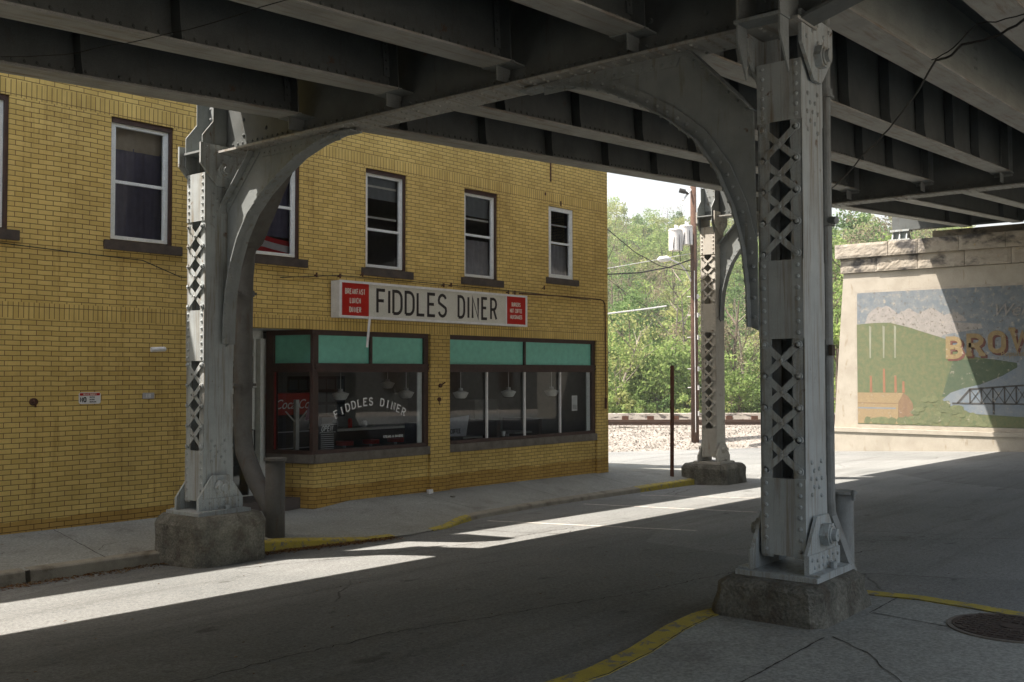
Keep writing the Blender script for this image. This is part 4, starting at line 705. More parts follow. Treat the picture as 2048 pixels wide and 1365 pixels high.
def wtube(name, pts, r, mat, label, cat, group=None):
    t = fth(name, label, cat, *[pts[0][0], pts[0][1], pts[0][2]], group); b = MB(); o0 = Vector(pts[0]); P = []
    for i in range(len(pts)-1):
        for k in range(4): P.append(Vector(pts[i]).lerp(Vector(pts[i+1]), k/4))
    P.append(Vector(pts[-1])); b.tube([p-o0 for p in P], r, 6); b.obj('line', mat, t); return t
wtube('wall_cable', [(-2, -.02, 3.80), (-.1, -.02, 3.76), (1.0, -.02, 3.72), (1.8, -.02, 3.70), (2.4, -.03, 3.50), (3.2, -.03, 3.48)], .007, BLK, 'thin black cable sagging along the upper left brick wall', 'cable')
wtube('wall_cable', [(4.2, -.02, 3.62), (5.4, -.02, 3.74), (7.4, -.02, 3.75), (10.5, -.02, 3.74), (12.6, -.02, 3.70)], .008, BLK, 'dark cable running along the brick above the long sign', 'cable')
for i, (s_, z_) in enumerate(((4.9, 3.70), (5.4, 3.72), (5.9, 3.78), (7.9, 3.72), (8.1, 3.74), (9.75, 3.70), (9.95, 3.70), (10.9, 3.86))):
    b = MB(); b.tube([(0, 0, 0), (0, -.06, .01)], .012, 6); b.box(-.012, .012, -.07, -.05, -.03, .05); o = b.obj('wall_stub', RUST); q = Matrix.Rotation(WR, 4, 'Z') @ Vector((s_, 0, 0)); o.location = (W0.x+q.x, W0.y+q.y, z_); tag(o, 'small rusty stub left in the brickwork by the long sign', 'fixing', 'rusty stubs above the sign')
# rust stains below the parapet: iron anchor straps
for s_, z0, z1 in ((11.2, 6.18, 6.62), (11.55, 5.70, 5.80), (11.02, 5.86, 5.92)):
    b = MB(); b.box(-.02, .02, -.012, 0, 0, z1-z0); o = b.obj('wall_anchor', RUST); q = Matrix.Rotation(WR, 4, 'Z') @ Vector((s_, 0, 0)); o.location = (W0.x+q.x, W0.y+q.y, z0); o.rotation_euler.z = WR; tag(o, {6.18: 'long rusty iron strap high on the brick near the right corner', 5.7: 'short rusty strap in the brick band above the last window, right', 5.86: 'short rusty strap in the brick band above the last window, left'}[z0], 'wall strap')
b = MB(); b.ext([(0, 0, 0), (.11, 0, .01), (.13, .07, .0), (.03, .09, 0)], (0, .01, .075)); o = b.obj('stone_lump', WHT); o.location = (13.8, wallY(13.8)-.17, sz(13.8, 13.0)-.01); tag(o, 'white lump of masonry lying against the wall below the left shop window', 'rubble')
b = MB(); b.ext([(0, 0, 0), (.08, 0, 0), (.07, .05, 0), (.01, .06, 0)], (0, .01, .03)); o = b.obj('stone_lump', PEDM); o.location = (14.0, wallY(14)-.55, sz(14, 12.4)); tag(o, 'small stone fragment lying on the sidewalk in front of the brick pier', 'rubble')
# ------------------------------------------------------------------ diner interior
def pend(s, y, z, lb):
    t = fth('pendant_lamp', lb, 'lamp', s, y, z, 'school-house pendant lamps inside the diner'); b = MB(); b.tube([(0, 0, .17), (0, 0, 3.0-z)], .008, 6); b.obj('stem', WHT, t); b = MB(); b.tube([(0, 0, .12), (0, 0, .18)], .05, 12); b.obj('fitter', CHROME, t)
    b = MB(); pr = [(.01, -.04), (.09, -.035), (.12, -.01), (.165, .075), (.17, .085), (.06, .125)]
    b.tube([(0, 0, z_) for r_, z_ in pr], [r_ for r_, z_ in pr], 24); b.obj('shade', OPAL, t, smooth=True)
pend(7.1, 2.0, 1.58, 'white pendant lamp seen above the painted arc in the left window'); pend(8.85, 2.0, 1.58, 'white pendant lamp at the right edge of the left window'); pend(10.3, 4.2, 1.75, 'small distant pendant lamp deep inside behind the left window')
pend(9.66, 1.2, 1.57, 'pendant lamp in the first bay of the right shop window'); pend(11.18, 1.2, 1.57, 'pendant lamp in the second bay of the right shop window'); pend(12.45, 1.0, 1.57, 'pendant lamp in the third bay of the right shop window')
def fbox(name, label, cat, s0, s1, y0, y1, z0, z1, mat, det=None):
    t = fth(name, label, cat, s0, y0, z0); b = MB(); b.box(0, s1-s0, 0, y1-y0, 0, z1-z0); b.obj('body', mat, t, bevel=.01); return t
t = fth('drinks_cooler', 'dark upright drinks cooler with a red header behind the angled pane', 'cooler', 5.9, 2.6, -.02); b = MB(); b.box(0, 1.1, 0, .7, 0, 1.28); b.obj('cabinet', BLK, t); b = MB(); b.box(0, 1.1, -.02, .7, 1.281, 1.70); b.obj('header', plain('red_cooler_header', (.36, .02, .014), .35, .4), t)
script_text('lettering', 'Coca-Cola', .26, WHT, t, Matrix.Translation((.06, -.03, 1.40)) @ Matrix.Rotation(PI/2, 4, 'X'), .4, .001, .85)
b = MB(); b.box(.05, 1.05, -.01, 0, .1, 1.22); b.obj('glass_door', plain('dark_cooler_glass', (.05, .05, .055), .1, .6), t)
b = MB(); b.box(.04, 1.06, -.014, -.011, .62, .64); b.box(.04, 1.06, -.014, -.011, .94, .96); b.obj('shelf_edge', CHROME, t)
t = fth('lunch_counter', 'long pale-topped counter across the diner behind the left window', 'counter', 6.6, 3.0, -.02); b = MB(); b.box(0, 3.4, 0, .55, 0, .88); b.obj('base', DRK, t); b = MB(); b.box(-.05, 3.45, -.06, .6, .881, .93); b.obj('top', CREAM, t)
t = fth('menu_board', 'dark menu board with a grid on the back wall of the diner', 'menu board', 8.9, 6.12, 1.0); b = MB(); b.box(0, 1.7, 0, .05, 0, 1.0); b.obj('board', BLK, t); b = MB(); [b.box(.03+i*.28, .26+i*.28, -.006, -.001, .06+j*.31, .30+j*.31) for i in range(6) for j in range(3)]; b.obj('panels', plain('slate_tile', (.09, .11, .12), .6), t)
t = fth('open_sign', 'small slanted OPEN sign standing on a dark rack in the left window', 'sign', 5.27, .32, 1.03); b = MB(); b.box(0, .39, 0, .03, 0, .16); b.obj('backing', BLK, t); b = MB(); text(b, 'OPEN', .10, .75, .014, .022, lambda u, v: (.04+u+v*.25, -.004, .03+v)); b.obj('lettering', WHT, t); b = MB(); [b.bar(p_, q_, .006, .006) for p_, q_ in (((.01, -.003, .015), (.35, -.003, .015)), ((.04, -.003, .145), (.385, -.003, .145)))]; b.obj('border', WHT, t)
t = fth('display_rack', 'dark slatted rack under the OPEN sign in the left window', 'rack', 5.30, .33, .70); b = MB(); b.box(0, .30, 0, .14, 0, .32); b.obj('body', BLK, t); b = MB(); [b.box(.01, .29, -.004, -.001, .02+i*.035, .032+i*.035) for i in range(9)]; b.obj('slats', CHROME, t)
t = fth('white_post', 'slim white post just inside the angled shop pane', 'post', 5.25, .95, -.02); b = MB(); b.box(0, .07, 0, .07, 0, 1.62); b.obj('shaft', WHT, t); b = MB(); b.bar((.035, .03, 1.2), (.26, .03, 1.42), .02, .02); b.bar((.035, .03, 1.2), (-.2, .03, 1.42), .02, .02); b.obj('arms', WHT, t)
t = fth('hanging_flag', 'narrow furled flag hanging in the angled shop window', 'flag', 5.35, .7, 1.2); b = MB(); b.tube([(0, 0, -.1), (.12, 0, .78)], .012, 6); b.obj('staff', WHT, t); b = MB(); b.grid(lambda u, v: (.0+.11*v-.10*u*(1-v*.8), .01*math.sin(u*9+v*5), .05+v*.7), 6, 12); b.obj('cloth', plain('flag_cloth', (.35, .22, .30), .9), t)
for i, (s_, y_, lb) in enumerate(((8.9, 1.0, 'dark booth seen through the first bay of the right window'), (10.9, 1.3, 'dark booth seen through the middle of the right window'), (12.1, 1.1, 'dark booth in the last bay of the right window'))):
    t = fth('booth', lb, 'booth', s_, y_, -.02, 'diner booths behind the right window'); b = MB(); b.box(0, .12, 0, 1.1, .1, 1.05); b.obj('backrest', [plain('dark_vinyl', (.05, .055, .07), .4, .5), DRK, plain('brown_vinyl', (.06, .04, .03), .4, .5)][i], t); b = MB(); b.box(.121, .5, 0, 1.1, .1, .46); b.obj('seat', DRK, t)
    t = fth('diner_table', lb.replace('dark booth', 'small table beside the booth'), 'table', s_+.62, y_, -.02, 'diner tables behind the right window'); b = MB(); b.box(0, .6, 0, 1.0, .72, .76); b.obj('tabletop', ROOM, t); b = MB(); b.tube([(.3, .5, 0), (.3, .5, .72)], .04, 10); b.obj('leg', CHROME, t)
t = fth('leaning_banner', 'pale banner board leaning inside the first bay of the right window', 'banner', 8.55, .75, .78); b = MB(); b.ext([(0, 0, .02), (.8, 0, .0), (.9, .0, .42), (.06, 0, .36)], (0, .02, 0)); b.obj('board', plain('dull_white_board', (.35, .36, .38), .6), t); b = MB(); text(b, 'COFFEE', .10, .6, .018, .02, lambda u, v: (.35+u, -.003, .06+v)); b.obj('lettering', INK, t)
for i, (s_, h_, r_, m_) in enumerate(((6.9, .22, .04, CHROME), (7.15, .16, .05, WHT), (7.5, .28, .035, BLK), (7.9, .18, .06, CHROME), (8.3, .2, .045, RED), (8.7, .14, .06, WHT))):
    t = fth('counter_jar', ['slim steel jar at the left end of the lunch counter', 'short white jar second along the lunch counter', 'tall black bottle on the lunch counter', 'round steel pot in the middle of the lunch counter', 'red jar on the lunch counter', 'low white pot at the right of the lunch counter'][i], 'jar', s_, 3.15, .912, 'jars and pots on the lunch counter'); b = MB(); b.tube([(0, 0, 0), (0, 0, h_*.8), (0, 0, h_)], [r_, r_, r_*.6], 12); b.obj('body', m_, t)
for i, s_ in enumerate((7.0, 7.7, 8.4, 9.1)):
    t = fth('bar_stool', ['first', 'second', 'third', 'fourth'][i]+' chrome stool from the left along the lunch counter', 'stool', s_, 2.6, -.02, 'stools at the lunch counter'); b = MB(); b.tube([(0, 0, .62), (0, 0, .70)], .18, 16); b.obj('seat', RED, t); b = MB(); b.tube([(0, 0, 0), (0, 0, .62)], .03, 8); b.obj('leg', CHROME, t)
t = fth('wall_shelf', 'long shelf with white crockery on the back wall of the diner', 'shelf', 6.4, 5.95, 1.25); b = MB(); b.box(0, 2.3, 0, .24, 0, .03); b.obj('board', ROOM, t); b = MB(); [b.tube([(.15+k*.2, .12, .03), (.15+k*.2, .12, .14)], .05, 8) for k in range(11)]; b.obj('crockery', WHT, t)
t = fth('white_cabinet', 'tall pale cabinet deep inside the third bay of the right window', 'cabinet', 12.0, 3.0, -.02); b = MB(); b.box(0, .9, 0, .6, 0, 1.45); b.obj('body', ROOM, t); b = MB(); b.box(.44, .46, -.006, -.001, .05, 1.4); b.obj('door_gap', BLK, t)
t = fth('paper_notice', 'white paper notice taped inside the last bay of the right window', 'notice', 12.25, .26, 1.22); b = MB(); b.box(0, .2, 0, .003, .0, .34); b.obj('sheet', WHT, t); b = MB(); [b.box(.025, .175, -.003, -.001, .04+i*.02, .046+i*.02) for i in range(5)]; b.obj('print', INK, t)
t = fth('white_cup', 'white cup standing on the inner ledge of the right shop window', 'cup', 9.93, .24, .77); b = MB(); b.tube([(0, 0, 0), (0, 0, .10)], [.035, .045], 14); b.obj('body', WHT, t)
# ------------------------------------------------------------------ street furniture
t = thing('sign_post', 'bare rusty steel signpost standing on the sidewalk corner', 'post', (20.9, 11.72, sz(20.9, 11.72)-.02)); b = MB(); b.box(-.042, .042, -.004, .004, 0, 2.6); b.box(-.042, -.034, .004, .04, 0, 2.6); b.box(.034, .042, .004, .04, 0, 2.6)
for k in range(24): b.tube([(0, -.006, .2+k*.1), (0, -.0045, .2+k*.1)], .006, 6)
b.obj('channel', RUST, t); t.rotation_euler = (R(-.3), R(.5), R(-51.8))
PF = 43.5; pb = at(1389, 880, PF)
pt = thing('utility_pole', 'brown wooden utility pole on the ballast behind the far column', 'utility pole', pb); b = MB(); b.tube([(0, 0, -.5), (0, 0, 5), (0, 0, 11.5)], [.17, .155, .12], 14); b.obj('shaft', POLEM, pt, smooth=True)
b = MB(); 
for z in (1.1, 2.2, 3.0, 4.35, 5.3, 6.1): b.tube([tuple(r0*-.30+Vector((0, 0, z))), tuple(r0*.28+Vector((0, 0, z)))], .02, 6); b.box(-.05, .05, -.2, -.16, z-.1, z+.1)
b.tube([(-.17, -.12, .3), (-.16, -.11, 7.2)], .018, 6); b.obj('hardware', GALV, pt)
def ppt(x, y, F=PF): return at(x, y, F)
for (x, yt, yb, wpx, lb) in ((1353, 459, 503, 28, 'left and lower of two pale transformer cans on the pole'), (1374, 452, 491, 26, 'right and higher of two pale transformer cans on the pole')):
    F_ = PF-.35; p1 = at(x, yb, F_); p2 = at(x, yt, F_); t = thing('pole_transformer', lb, 'transformer', p1, 0, 'transformer cans on the pole'); h = p2.z-p1.z; r_ = wpx/2/2030*F_
    b = MB(); b.tube([(0, 0, 0), (0, 0, h*.92), (0, 0, h)], [r_, r_, r_*.9], 20); b.tube([(0, 0, h*.9), (0, 0, h*.95)], r_*1.06, 20); b.obj('tank', GALV, t, smooth=False)
    b = MB(); b.tube([(0, 0, h), (0, 0, h+.18)], .05, 8); b.tube([(r_*.6, 0, h), (r_*.6, 0, h+.16)], .04, 8); b.obj('bushing', GALV, t)
    b = MB(); b.tube([tuple(-f0*r_*.9+r0*.1+Vector((0, 0, h*.7))), tuple(-f0*r_*1.1+r0*.12+Vector((0, 0, -.1))), tuple(r0*.2+Vector((0, 0, -.45)))], .016, 6); b.tube([tuple(-f0*r_*.9-r0*.1+Vector((0, 0, h*.6))), tuple(-f0*r_-r0*.2+Vector((0, 0, -.3)))], .016, 6); b.obj('lead', BLK, t)
la = at(1384, 566, PF); lb_ = at(1320, 520, PF-1.2); t = thing('street_lamp', 'pale cobra-head street lamp on a curved arm below the transformers', 'street lamp', la)
b = MB(); q = [at(1384, 566, PF), at(1374, 545, PF-.3), at(1362, 530, PF-.6), at(1345, 522, PF-.9), at(1338, 520, PF-1.0)]; b.tube([p-la for p in q], .035, 8); b.obj('arm', GALV, t)
b = MB(); q = [at(1342, 520, PF-1.0), at(1334, 519, PF-1.1), at(1322, 520, PF-1.2), at(1317, 521, PF-1.25)]; b.tube([p-la for p in q], [.07, .13, .12, .05], 10); b.obj('head', WHT, t, smooth=True)
t = thing('pole_switch', 'dark insulator switch bracket near the top of the utility pole', 'insulator', at(1380, 385, PF)); o0 = at(1380, 385, PF); b = MB(); b.tube([at(1386, 378, PF)-o0, at(1375, 392, PF-.3)-o0, at(1368, 402, PF-.5)-o0], .04, 8); b.obj('bracket', GALV, t); b = MB(); b.tube([at(1361, 381, PF-.4)-o0, at(1373, 384, PF-.4)-o0], .10, 10); b.tube([at(1372, 384, PF-.4)-o0, at(1378, 388, PF-.3)-o0], .06, 8); b.obj('insulator', BLK, t)
def wire(px, r, mat, label, sag=0, name='overhead_wire', grp='overhead wires by the pole'):
    P = []; 
    for i in range(len(px)-1):
        a, c = at(*px[i]), at(*px[i+1])
        for k in range(8): f = k/8; P.append(a.lerp(c, f)-Vector((0, 0, sag*4*f*(1-f))))
    P.append(at(*px[-1])); t = thing(name, label, 'wire', P[0], 0, grp); b = MB(); b.tube([p-P[0] for p in P], r, 6); b.obj('line', mat, t)
wire([(1120, 350, 34), (1217, 460, 37), (1270, 505, 39), (1320, 533, 41), (1386, 545, PF)], .018, BLK, 'steep black service wire dropping from behind the building corner to the pole')
wire([(1100, 552, 34), (1217, 550, 38), (1280, 547, 40), (1340, 536, 42), (1386, 520, PF)], .03, BLK, 'thick black sagging cable reaching the pole at lamp height')
wire([(1100, 560, 34), (1217, 538, 38), (1320, 520, 42), (1386, 508, PF)], .014, GALV, 'thin pale wire running past the street lamp head')
wire([(1100, 645, 34), (1217, 629, 38), (1290, 620, 40), (1333, 614, 41.5)], .032, WHT, 'bright thick cable below the lamp ending at a splice'); wire([(1333, 614, 41.5), (1346, 612, 42), (1386, 609, PF)], .012, BLK, 'thin dark tail of the bright cable reaching the pole')
wire([(1217, 560, 38), (1270, 600, 40), (1330, 640, 43), (1386, 655, PF)], .010, BLK, 'faint thin black wire crossing low in front of the hill')
# cables under the deck
def cable(pts, r, label, mat=BLK):
    t = thing('hanging_cable', label, 'cable', pts[0]); b = MB(); P = []
    pv = [Vector(p) for p in pts]
    for i in range(len(pv)-1):
        for k in range(8): f = k/8; P.append(pv[i].lerp(pv[i+1], f)-Vector((0, 0, .03*4*f*(1-f)))+Vector((0, 0, random.uniform(-.006, .006))))
    P.append(pv[-1]); b.tube([p-pv[0] for p in P], r, 6); b.obj('line', mat, t)
cable([(6.61, 1.30, 4.16), (6.87, 1.72, 4.16), (7.3, 2.0, 4.22), (9.22, 2.84, 4.36), (11, 3.8, 4.42), (12.77, 4.79, 4.44), (14.5, 5.7, 4.6)], .008, 'twisted black cable sagging past the right side of the nearest column')
cable([(6.5, 1.1, 4.2), (6.75, 1.6, 4.24), (7.35, 2.04, 4.24)], .004, 'short black cable tail leaving the junction box at upper right')
cable([(4.0, 8.63, 4.73), (4.0, 6.95, 4.48), (4.0, 4.92, 4.36), (4.0, 3.5, 4.3)], .003, 'thin black wire strung under the girders at upper left')
t = thing('junction_box', 'dark metal junction box under the deck at the upper right', 'junction box', (6.55, 1.18, 4.2)); b = MB(); b.box(-.1, .1, -.08, .08, 0, .22); b.obj('case', BLK, t, bevel=.01); b = MB(); b.box(-.11, .11, -.09, .09, .221, .235); b.tube([(0, 0, .235), (0, 0, .95)], .012, 6); b.obj('hanger', RUST, t)
# ------------------------------------------------------------------ pier with mural
PX = 37.7
pr = thing('stone_pier', 'tall stone bridge pier with a painted town mural on its face', 'bridge pier', (PX, 8, -.7))
def pw(y, z, x=0): return (PX+x, y, z)
b = MB(); YB = -6.0
def taper(z): return 13.77+(14.18-13.77)*(5.78-z)/(5.78-.1)
b.ext([pw(taper(.02), .02), pw(YB, .02), pw(YB, 5.78), pw(taper(5.78), 5.78)], (2.4, 0, 0)); b.obj('wall', STONEC, pr, True)
b = MB(); b.box(PX-.22, PX+2.6, YB, 14.29, -1.4, -.13); b.ext([pw(YB, -.13, -.26), pw(YB, .015, -.26), pw(YB, .015, 2.6), pw(YB, -.13, 2.6)], (0, 14.29-YB+.02, 0)); b.obj('plinth', STONEC, pr, True)
def course(z0, z1, yl, x0, joints, seed):
    random.seed(seed); ys_ = [yl]+joints
    for i in range(len(ys_)-1):
        a, c = ys_[i]-.008, ys_[i+1]+.008; b = MB(); dx = random.uniform(-.015, .015); nu, nv = 14, 6
        b.grid(lambda u, v: (PX+x0+dx+(random.uniform(-.004, .010) if 0 < u < 1 and 0 < v < 1 else .02), a+(c-a)*u, z0+.006+(z1-z0-.012)*v), nu, nv)
        b.box(PX+x0+dx+.021, PX+2.4-x0, min(a, c), max(a, c), z0+.006, z1-.006); b.obj('cap_stone', STONE, pr, True)
course(6.34, 6.87, 14.02, -.22, [12.05, 11.0, 9.6, 8.1, 6.6, 5.0, 3.4, 1.8, 0, -2, -4, -6], 3); course(5.79, 6.34, 13.86, -.10, [12.50, 11.05, 9.45, 7.95, 6.4, 4.9, 3.2, 1.6, 0, -2, -4, -6], 5)
random.seed(11)
b = MB(); b.box(PX+.6, PX+2.2, YB, 10.7, 6.872, 7.2); b.obj('backwall', STONE, pr, True)
# mural: flat painted shapes on the pier face, thin coats a few mm apart
def P2(pts, mat, lv, name='mural_paint'):
    b = MB(); b.add([(PX-.0014*lv, y, z) for y, z in pts], [tuple(range(len(pts)))]); return b.obj(name, mat, pr, True)
def paint(name, c, c2=None, k=.5, scale=3, worn=(.6, .72), pit=(.66, .70)):
    c2 = c2 or tuple(x*.75 for x in c); c, c2 = [tuple(1.0*(x*.9+y*.1) for x, y in zip(q, (.30, .28, .235))) for q in (c, c2)]
    return M(name, c, c2 or tuple(x*.75 for x in c), scale, .85, stain=(.36, .33, .27), stain_t=worn, stain_scale=(2, 2, 2), bmp=.4, bscale=40, stain2=(.14, .13, .11), s2t=pit, s2scale=9)
SKY = paint('mural_sky_blue', (.13, .17, .205), (.20, .225, .24), worn=(.56, .70), pit=(.58, .63)); CLD = paint('mural_cloud', (.33, .315, .30), (.25, .245, .235), scale=5, pit=(.56, .61)); GRN = paint('mural_hill_green', (.085, .125, .06), (.14, .15, .075), scale=6, worn=(.68, .78)); GRN2 = paint('mural_dark_green', (.045, .085, .05), (.07, .10, .06), scale=5)
OCH = paint('mural_ochre', (.29, .22, .12), (.25, .19, .105), scale=6); OCH2 = paint('mural_brown', (.21, .14, .08), (.17, .11, .07), scale=8); WTR = paint('mural_river', (.20, .23, .25), (.13, .18, .23), scale=3); DRKP = paint('mural_dark_line', (.06, .065, .07)); CHM = paint('mural_chimney', (.30, .14, .08)); GOLD = paint('mural_gold_letter', (.27, .205, .10), (.22, .165, .08), scale=8); SHD = paint('mural_letter_shadow', (.14, .05, .04)); BSH = paint('mural_bush', (.125, .15, .075), (.09, .115, .06), scale=12); BSH2 = paint('mural_bush_light', (.15, .175, .09), (.12, .145, .07), scale=14); MARG = paint('mural_white_margin', (.42, .39, .33))
yl, yr2 = 13.27, -1.5; P2([(13.36, .04), (yr2-.1, .04), (yr2-.1, 5.12), (13.34, 5.12)], MARG, 1); P2([(yl+.03, .16), (yr2, .16), (yr2, 5.03), (yl, 5.03)], SKY, 2)
def blob(cx, cz, rx, rz, z0, n=14, seed=0):
    rr = random.Random(seed); return [(cx+rx*math.cos(PI*i/n)*(1+rr.uniform(-.06, .06)), z0+rz*math.sin(PI*i/n)*(1+rr.uniform(-.1, .1))) for i in range(n+1)]
for i, (cx, rx, rz_) in enumerate(((12.35, .62, .62), (11.45, .48, .5), (10.65, .55, .48), (9.9, .45, .3), (6, 1.6, .6), (3, 1.9, .8))): P2(blob(cx, 0, rx, rz_, 3.86, seed=i), CLD, 3+i*.1)
P2([(13.27, 3.88), (10.2, 3.88), (9.0, 3.75), (8.9, 3.6), (10.2, 3.4), (10.6, 3.0), (9.8, 2.6), (13.28, 2.6)], CLD, 4)
P2([(13.29, .17), (13.29, 3.86), (12.6, 3.90), (12.07, 3.89), (11.4, 3.70), (10.16, 3.26), (9.42, 2.65), (8.6, 2.5), (7.7, 2.35), (6.5, 2.4), (4, 2.9), (0, 3.3), (-1.49, 3.3), (-1.49, .17)], GRN, 5)
P2([(9.9, 2.5), (8.6, 2.52), (7.7, 2.36), (7.4, 2.1), (8.3, 1.9), (9.6, 1.3), (10.3, 1.2)], GRN2, 6)
P2([(10.28, 1.1), (10.0, 1.35), (9.6, 1.5), (9.03, 1.64), (8.3, 1.95), (7.83, 2.24), (7.85, 2.4), (7.5, 2.55), (6, 2.5), (3, 2.2), (-1.49, 2.2), (-1.49, .6), (4, .45), (7.66, .55), (9.21, .62), (9.9, .8)], WTR, 7)
rr = random.Random(4)
for i in range(90):
    y = rr.uniform(8.9, 13.0); z = rr.uniform(.17, 1.2-.5*max(0, 10.5-y)) if y < 11.3 else rr.uniform(.17, .6)
    if 11.3 < y: z = .17+rr.random()*.18
    if y < 11.25 or i % 2:
        rx_, rz_ = rr.uniform(.10, .22), rr.uniform(.06, .15); zc_ = max(z, .18+rz_); P2([(y+rx_*math.cos(2*PI*k/13)*rr.uniform(.75, 1.15), zc_+rz_*math.sin(2*PI*k/13)*rr.uniform(.75, 1.15)) for k in range(13)], (BSH, GRN, BSH2)[i % 3], 8.3+i*.03)
P2([(13.29, .2), (13.29, 1.33), (11.62, 1.33), (11.81, .99), (11.82, .2)], OCH, 8); P2([(11.81, .205), (11.81, .99), (11.62, 1.32), (11.45, 1.2), (11.3, .95), (11.27, .6), (11.35, .25)], OCH2, 8.15)
P2([(13.28, .93), (11.82, .93), (11.82, .96), (13.28, .96)], OCH2, 8.2); P2([(13.28, .74), (11.9, .74), (11.9, .79), (13.28, .79)], WTR, 8.2)
for y, zt_ in ((12.79, 1.95), (12.31, 2.21), (11.90, 1.96), (11.62, 1.75)): P2([(y+.045, 1.34), (y-.045, 1.34), (y-.035, zt_), (y+.035, zt_)], CHM, 8)
for y in (12.8, 12.31, 11.9): P2([(y+.025, 2.6), (y-.02, 2.6), (y-.05, 3.75), (y+.03, 3.8)], paint('mural_faded_smoke', (.27, .29, .22)), 8)
b = MB(); fn = lambda u, v: (PX-.0014*12.6, -u, v)
stroke(b, [(-9.95, .985), (1.4, .985)], .05, fn); top = []
for k in range(34):
    y = 9.36-.37*k; z = min(1.48+.30*math.sin(min(k, 14)/14*PI/2)*.95, 1.76); top.append((y, z)); stroke(b, [(-y, .985), (-y, z)], .05, fn)
stroke(b, [(-9.78, .985)]+[(-y, z) for y, z in top], .06, fn)
for k in range(33): stroke(b, [(-top[k][0], top[k][1]), (-top[k+1][0], .985)], .028, fn); stroke(b, [(-top[k][0], .985), (-top[k+1][0], top[k+1][1])], .028, fn)
for y in (8.6, 4.2, .6): stroke(b, [(-y, .985), (-y, .62)], .07, fn)
b.obj('mural_paint', DRKP, pr, True)
for lv, mt, dy, dz in ((9, SHD, -.07, -.07), (11, GOLD, 0, 0)):
    b = MB(); wds = 'BROWNSVILLE'; u = 0
    for i, ch in enumerate(wds):
        g = GL[ch]; wl = max(g[0], .1)*.76; z_ = 2.55+.085*i*(1 if i < 6 else .2)-.0*i; 
        if i >= 6: z_ = 2.98-.02*(i-6)
        cc_ = [0]
        def fn(a, c, z_=z_, lv=lv, u=u, dy=dy, dz=dz): return (PX-.0014*lv-.0003*cc_[0], 10.12-(u+a)+dy, z_+c+dz)
        for pl in g[1]:
            cc_[0] += 1; stroke(b, [(x*.76+.06, .07+y*.64) for x, y in pl], .155, fn)
            for x, y in (pl[0], pl[-1]):
                if y in (0, 1): cc_[0] += 1; stroke(b, [(x*.76-.05, .05+y*.68), (x*.76+.17, .05+y*.68)], .12, fn)
        u += wl+.27
    b.obj('mural_lettering', mt, pr, True)
mm = Matrix.Rotation(R(-90), 4, 'Z') @ Matrix.Rotation(R(90), 4, 'X')
for body, y, z, sz_, mt, sh in (('Welcome', 8.62, 4.0, .62, CLD, .35), ('Population', 8.35, 2.62, .26, GOLD, 0)):
    cu_m = MW[pr.name].inverted() @ Matrix.Translation((PX-.024, y, z)) @ mm; script_text('mural_lettering', body, sz_, mt, pr, cu_m, sh, .0005, .95)
# ------------------------------------------------------------------ railway beyond
b = MB(); prof = [(41.8, -1.5), (43.2, -.98), (45.0, -.42), (45.4, -.30), (49.3, -.26), (51.5, -.9), (53, -1.6)]
nR = 120; random.seed(5)
b.grid(lambda u, v: tuple(FR(0, 0, 0)), 1, 1); b = MB(); vs = []
rows = []
for i in range(len(prof)-1):
    for k in range(5): f = k/5; rows.append((prof[i][0]+(prof[i+1][0]-prof[i][0])*f, prof[i][1]+(prof[i+1][1]-prof[i][1])*f))
rows.append(prof[-1])
for F_, Z_ in rows:
    for i in range(nR+1): Rr = -40+100*i/nR; vs.append(tuple(FR(F_+random.uniform(-.05, .05), Rr, Z_+random.uniform(-.05, .05)*(1 if F_ < 45.3 else .2)+.008*(Rr-5)*(1 if F_ < 44 else 0))))
b.add(vs, [(j*(nR+1)+i, j*(nR+1)+i+1, (j+1)*(nR+1)+i+1, (j+1)*(nR+1)+i) for j in range(len(rows)-1) for i in range(nR)]); struct(b.obj('ballast_bank', GRAVEL), kind='structure')
b = MB()
for _ in range(9000):
    F_ = random.uniform(41.5, 45.6); Rr = random.uniform(2, 17); Z_ = interp(F_, prof)[0] if F_ > 41.8 else -1.4; p = FR(F_, Rr, Z_+.03); s_ = random.uniform(.02, .06)
    b.add([p+Vector((random.uniform(-s_, s_), random.uniform(-s_, s_), random.uniform(-s_, s_)*.6)) for _k in range(4)], [(0, 1, 2), (0, 2, 3), (0, 3, 1), (1, 3, 2)])
struct(b.obj('ballast_stones', GRAVEL), 'loose pale ballast stones on the railway bank', 'stuff')
for F_, lb in ((46.0, 'nearer rusty rail on top of the ballast bank'), (47.44, 'farther rusty rail on top of the ballast bank')):
    t = thing('rail', lb, 'rail', FR(F_, 5, -.28), 0, 'rails of the railway track'); b = MB()
    for (w_, z0, z1) in ((.075, 0, .02), (.012, .02, .14), (.037, .14, .18)): a, c = FR(0, -40, 0), FR(0, 55, 0); b.ext([a-f0*w_+Vector((0, 0, z0)), a+f0*w_+Vector((0, 0, z0)), a+f0*w_+Vector((0, 0, z1)), a-f0*w_+Vector((0, 0, z1))], c-a)
    b.obj('bar', plain('brown_rail_steel', (.085, .05, .035), .6), t)
t = thing('trackside_wall', 'low pale concrete wall with rusty brackets behind the railway', 'wall', FR(50.6, 5, -.6)); b = MB(); a, c = FR(0, -40, 0), FR(0, 55, 0)
for z0, z1 in ((0, .67),): b.ext([a-f0*.15+Vector((0, 0, z0)), a+f0*.15+Vector((0, 0, z0)), a+f0*.15+Vector((0, 0, z1)), a-f0*.15+Vector((0, 0, z1))], c-a)
b.obj('wall', M('streaked_white_concrete', (.62, .58, .52), (.5, .46, .4), 2, .9, stain=(.12, .11, .10), stain_scale=(.5, .5, 1.6), stain_t=(.52, .58), bmp=.3), t)
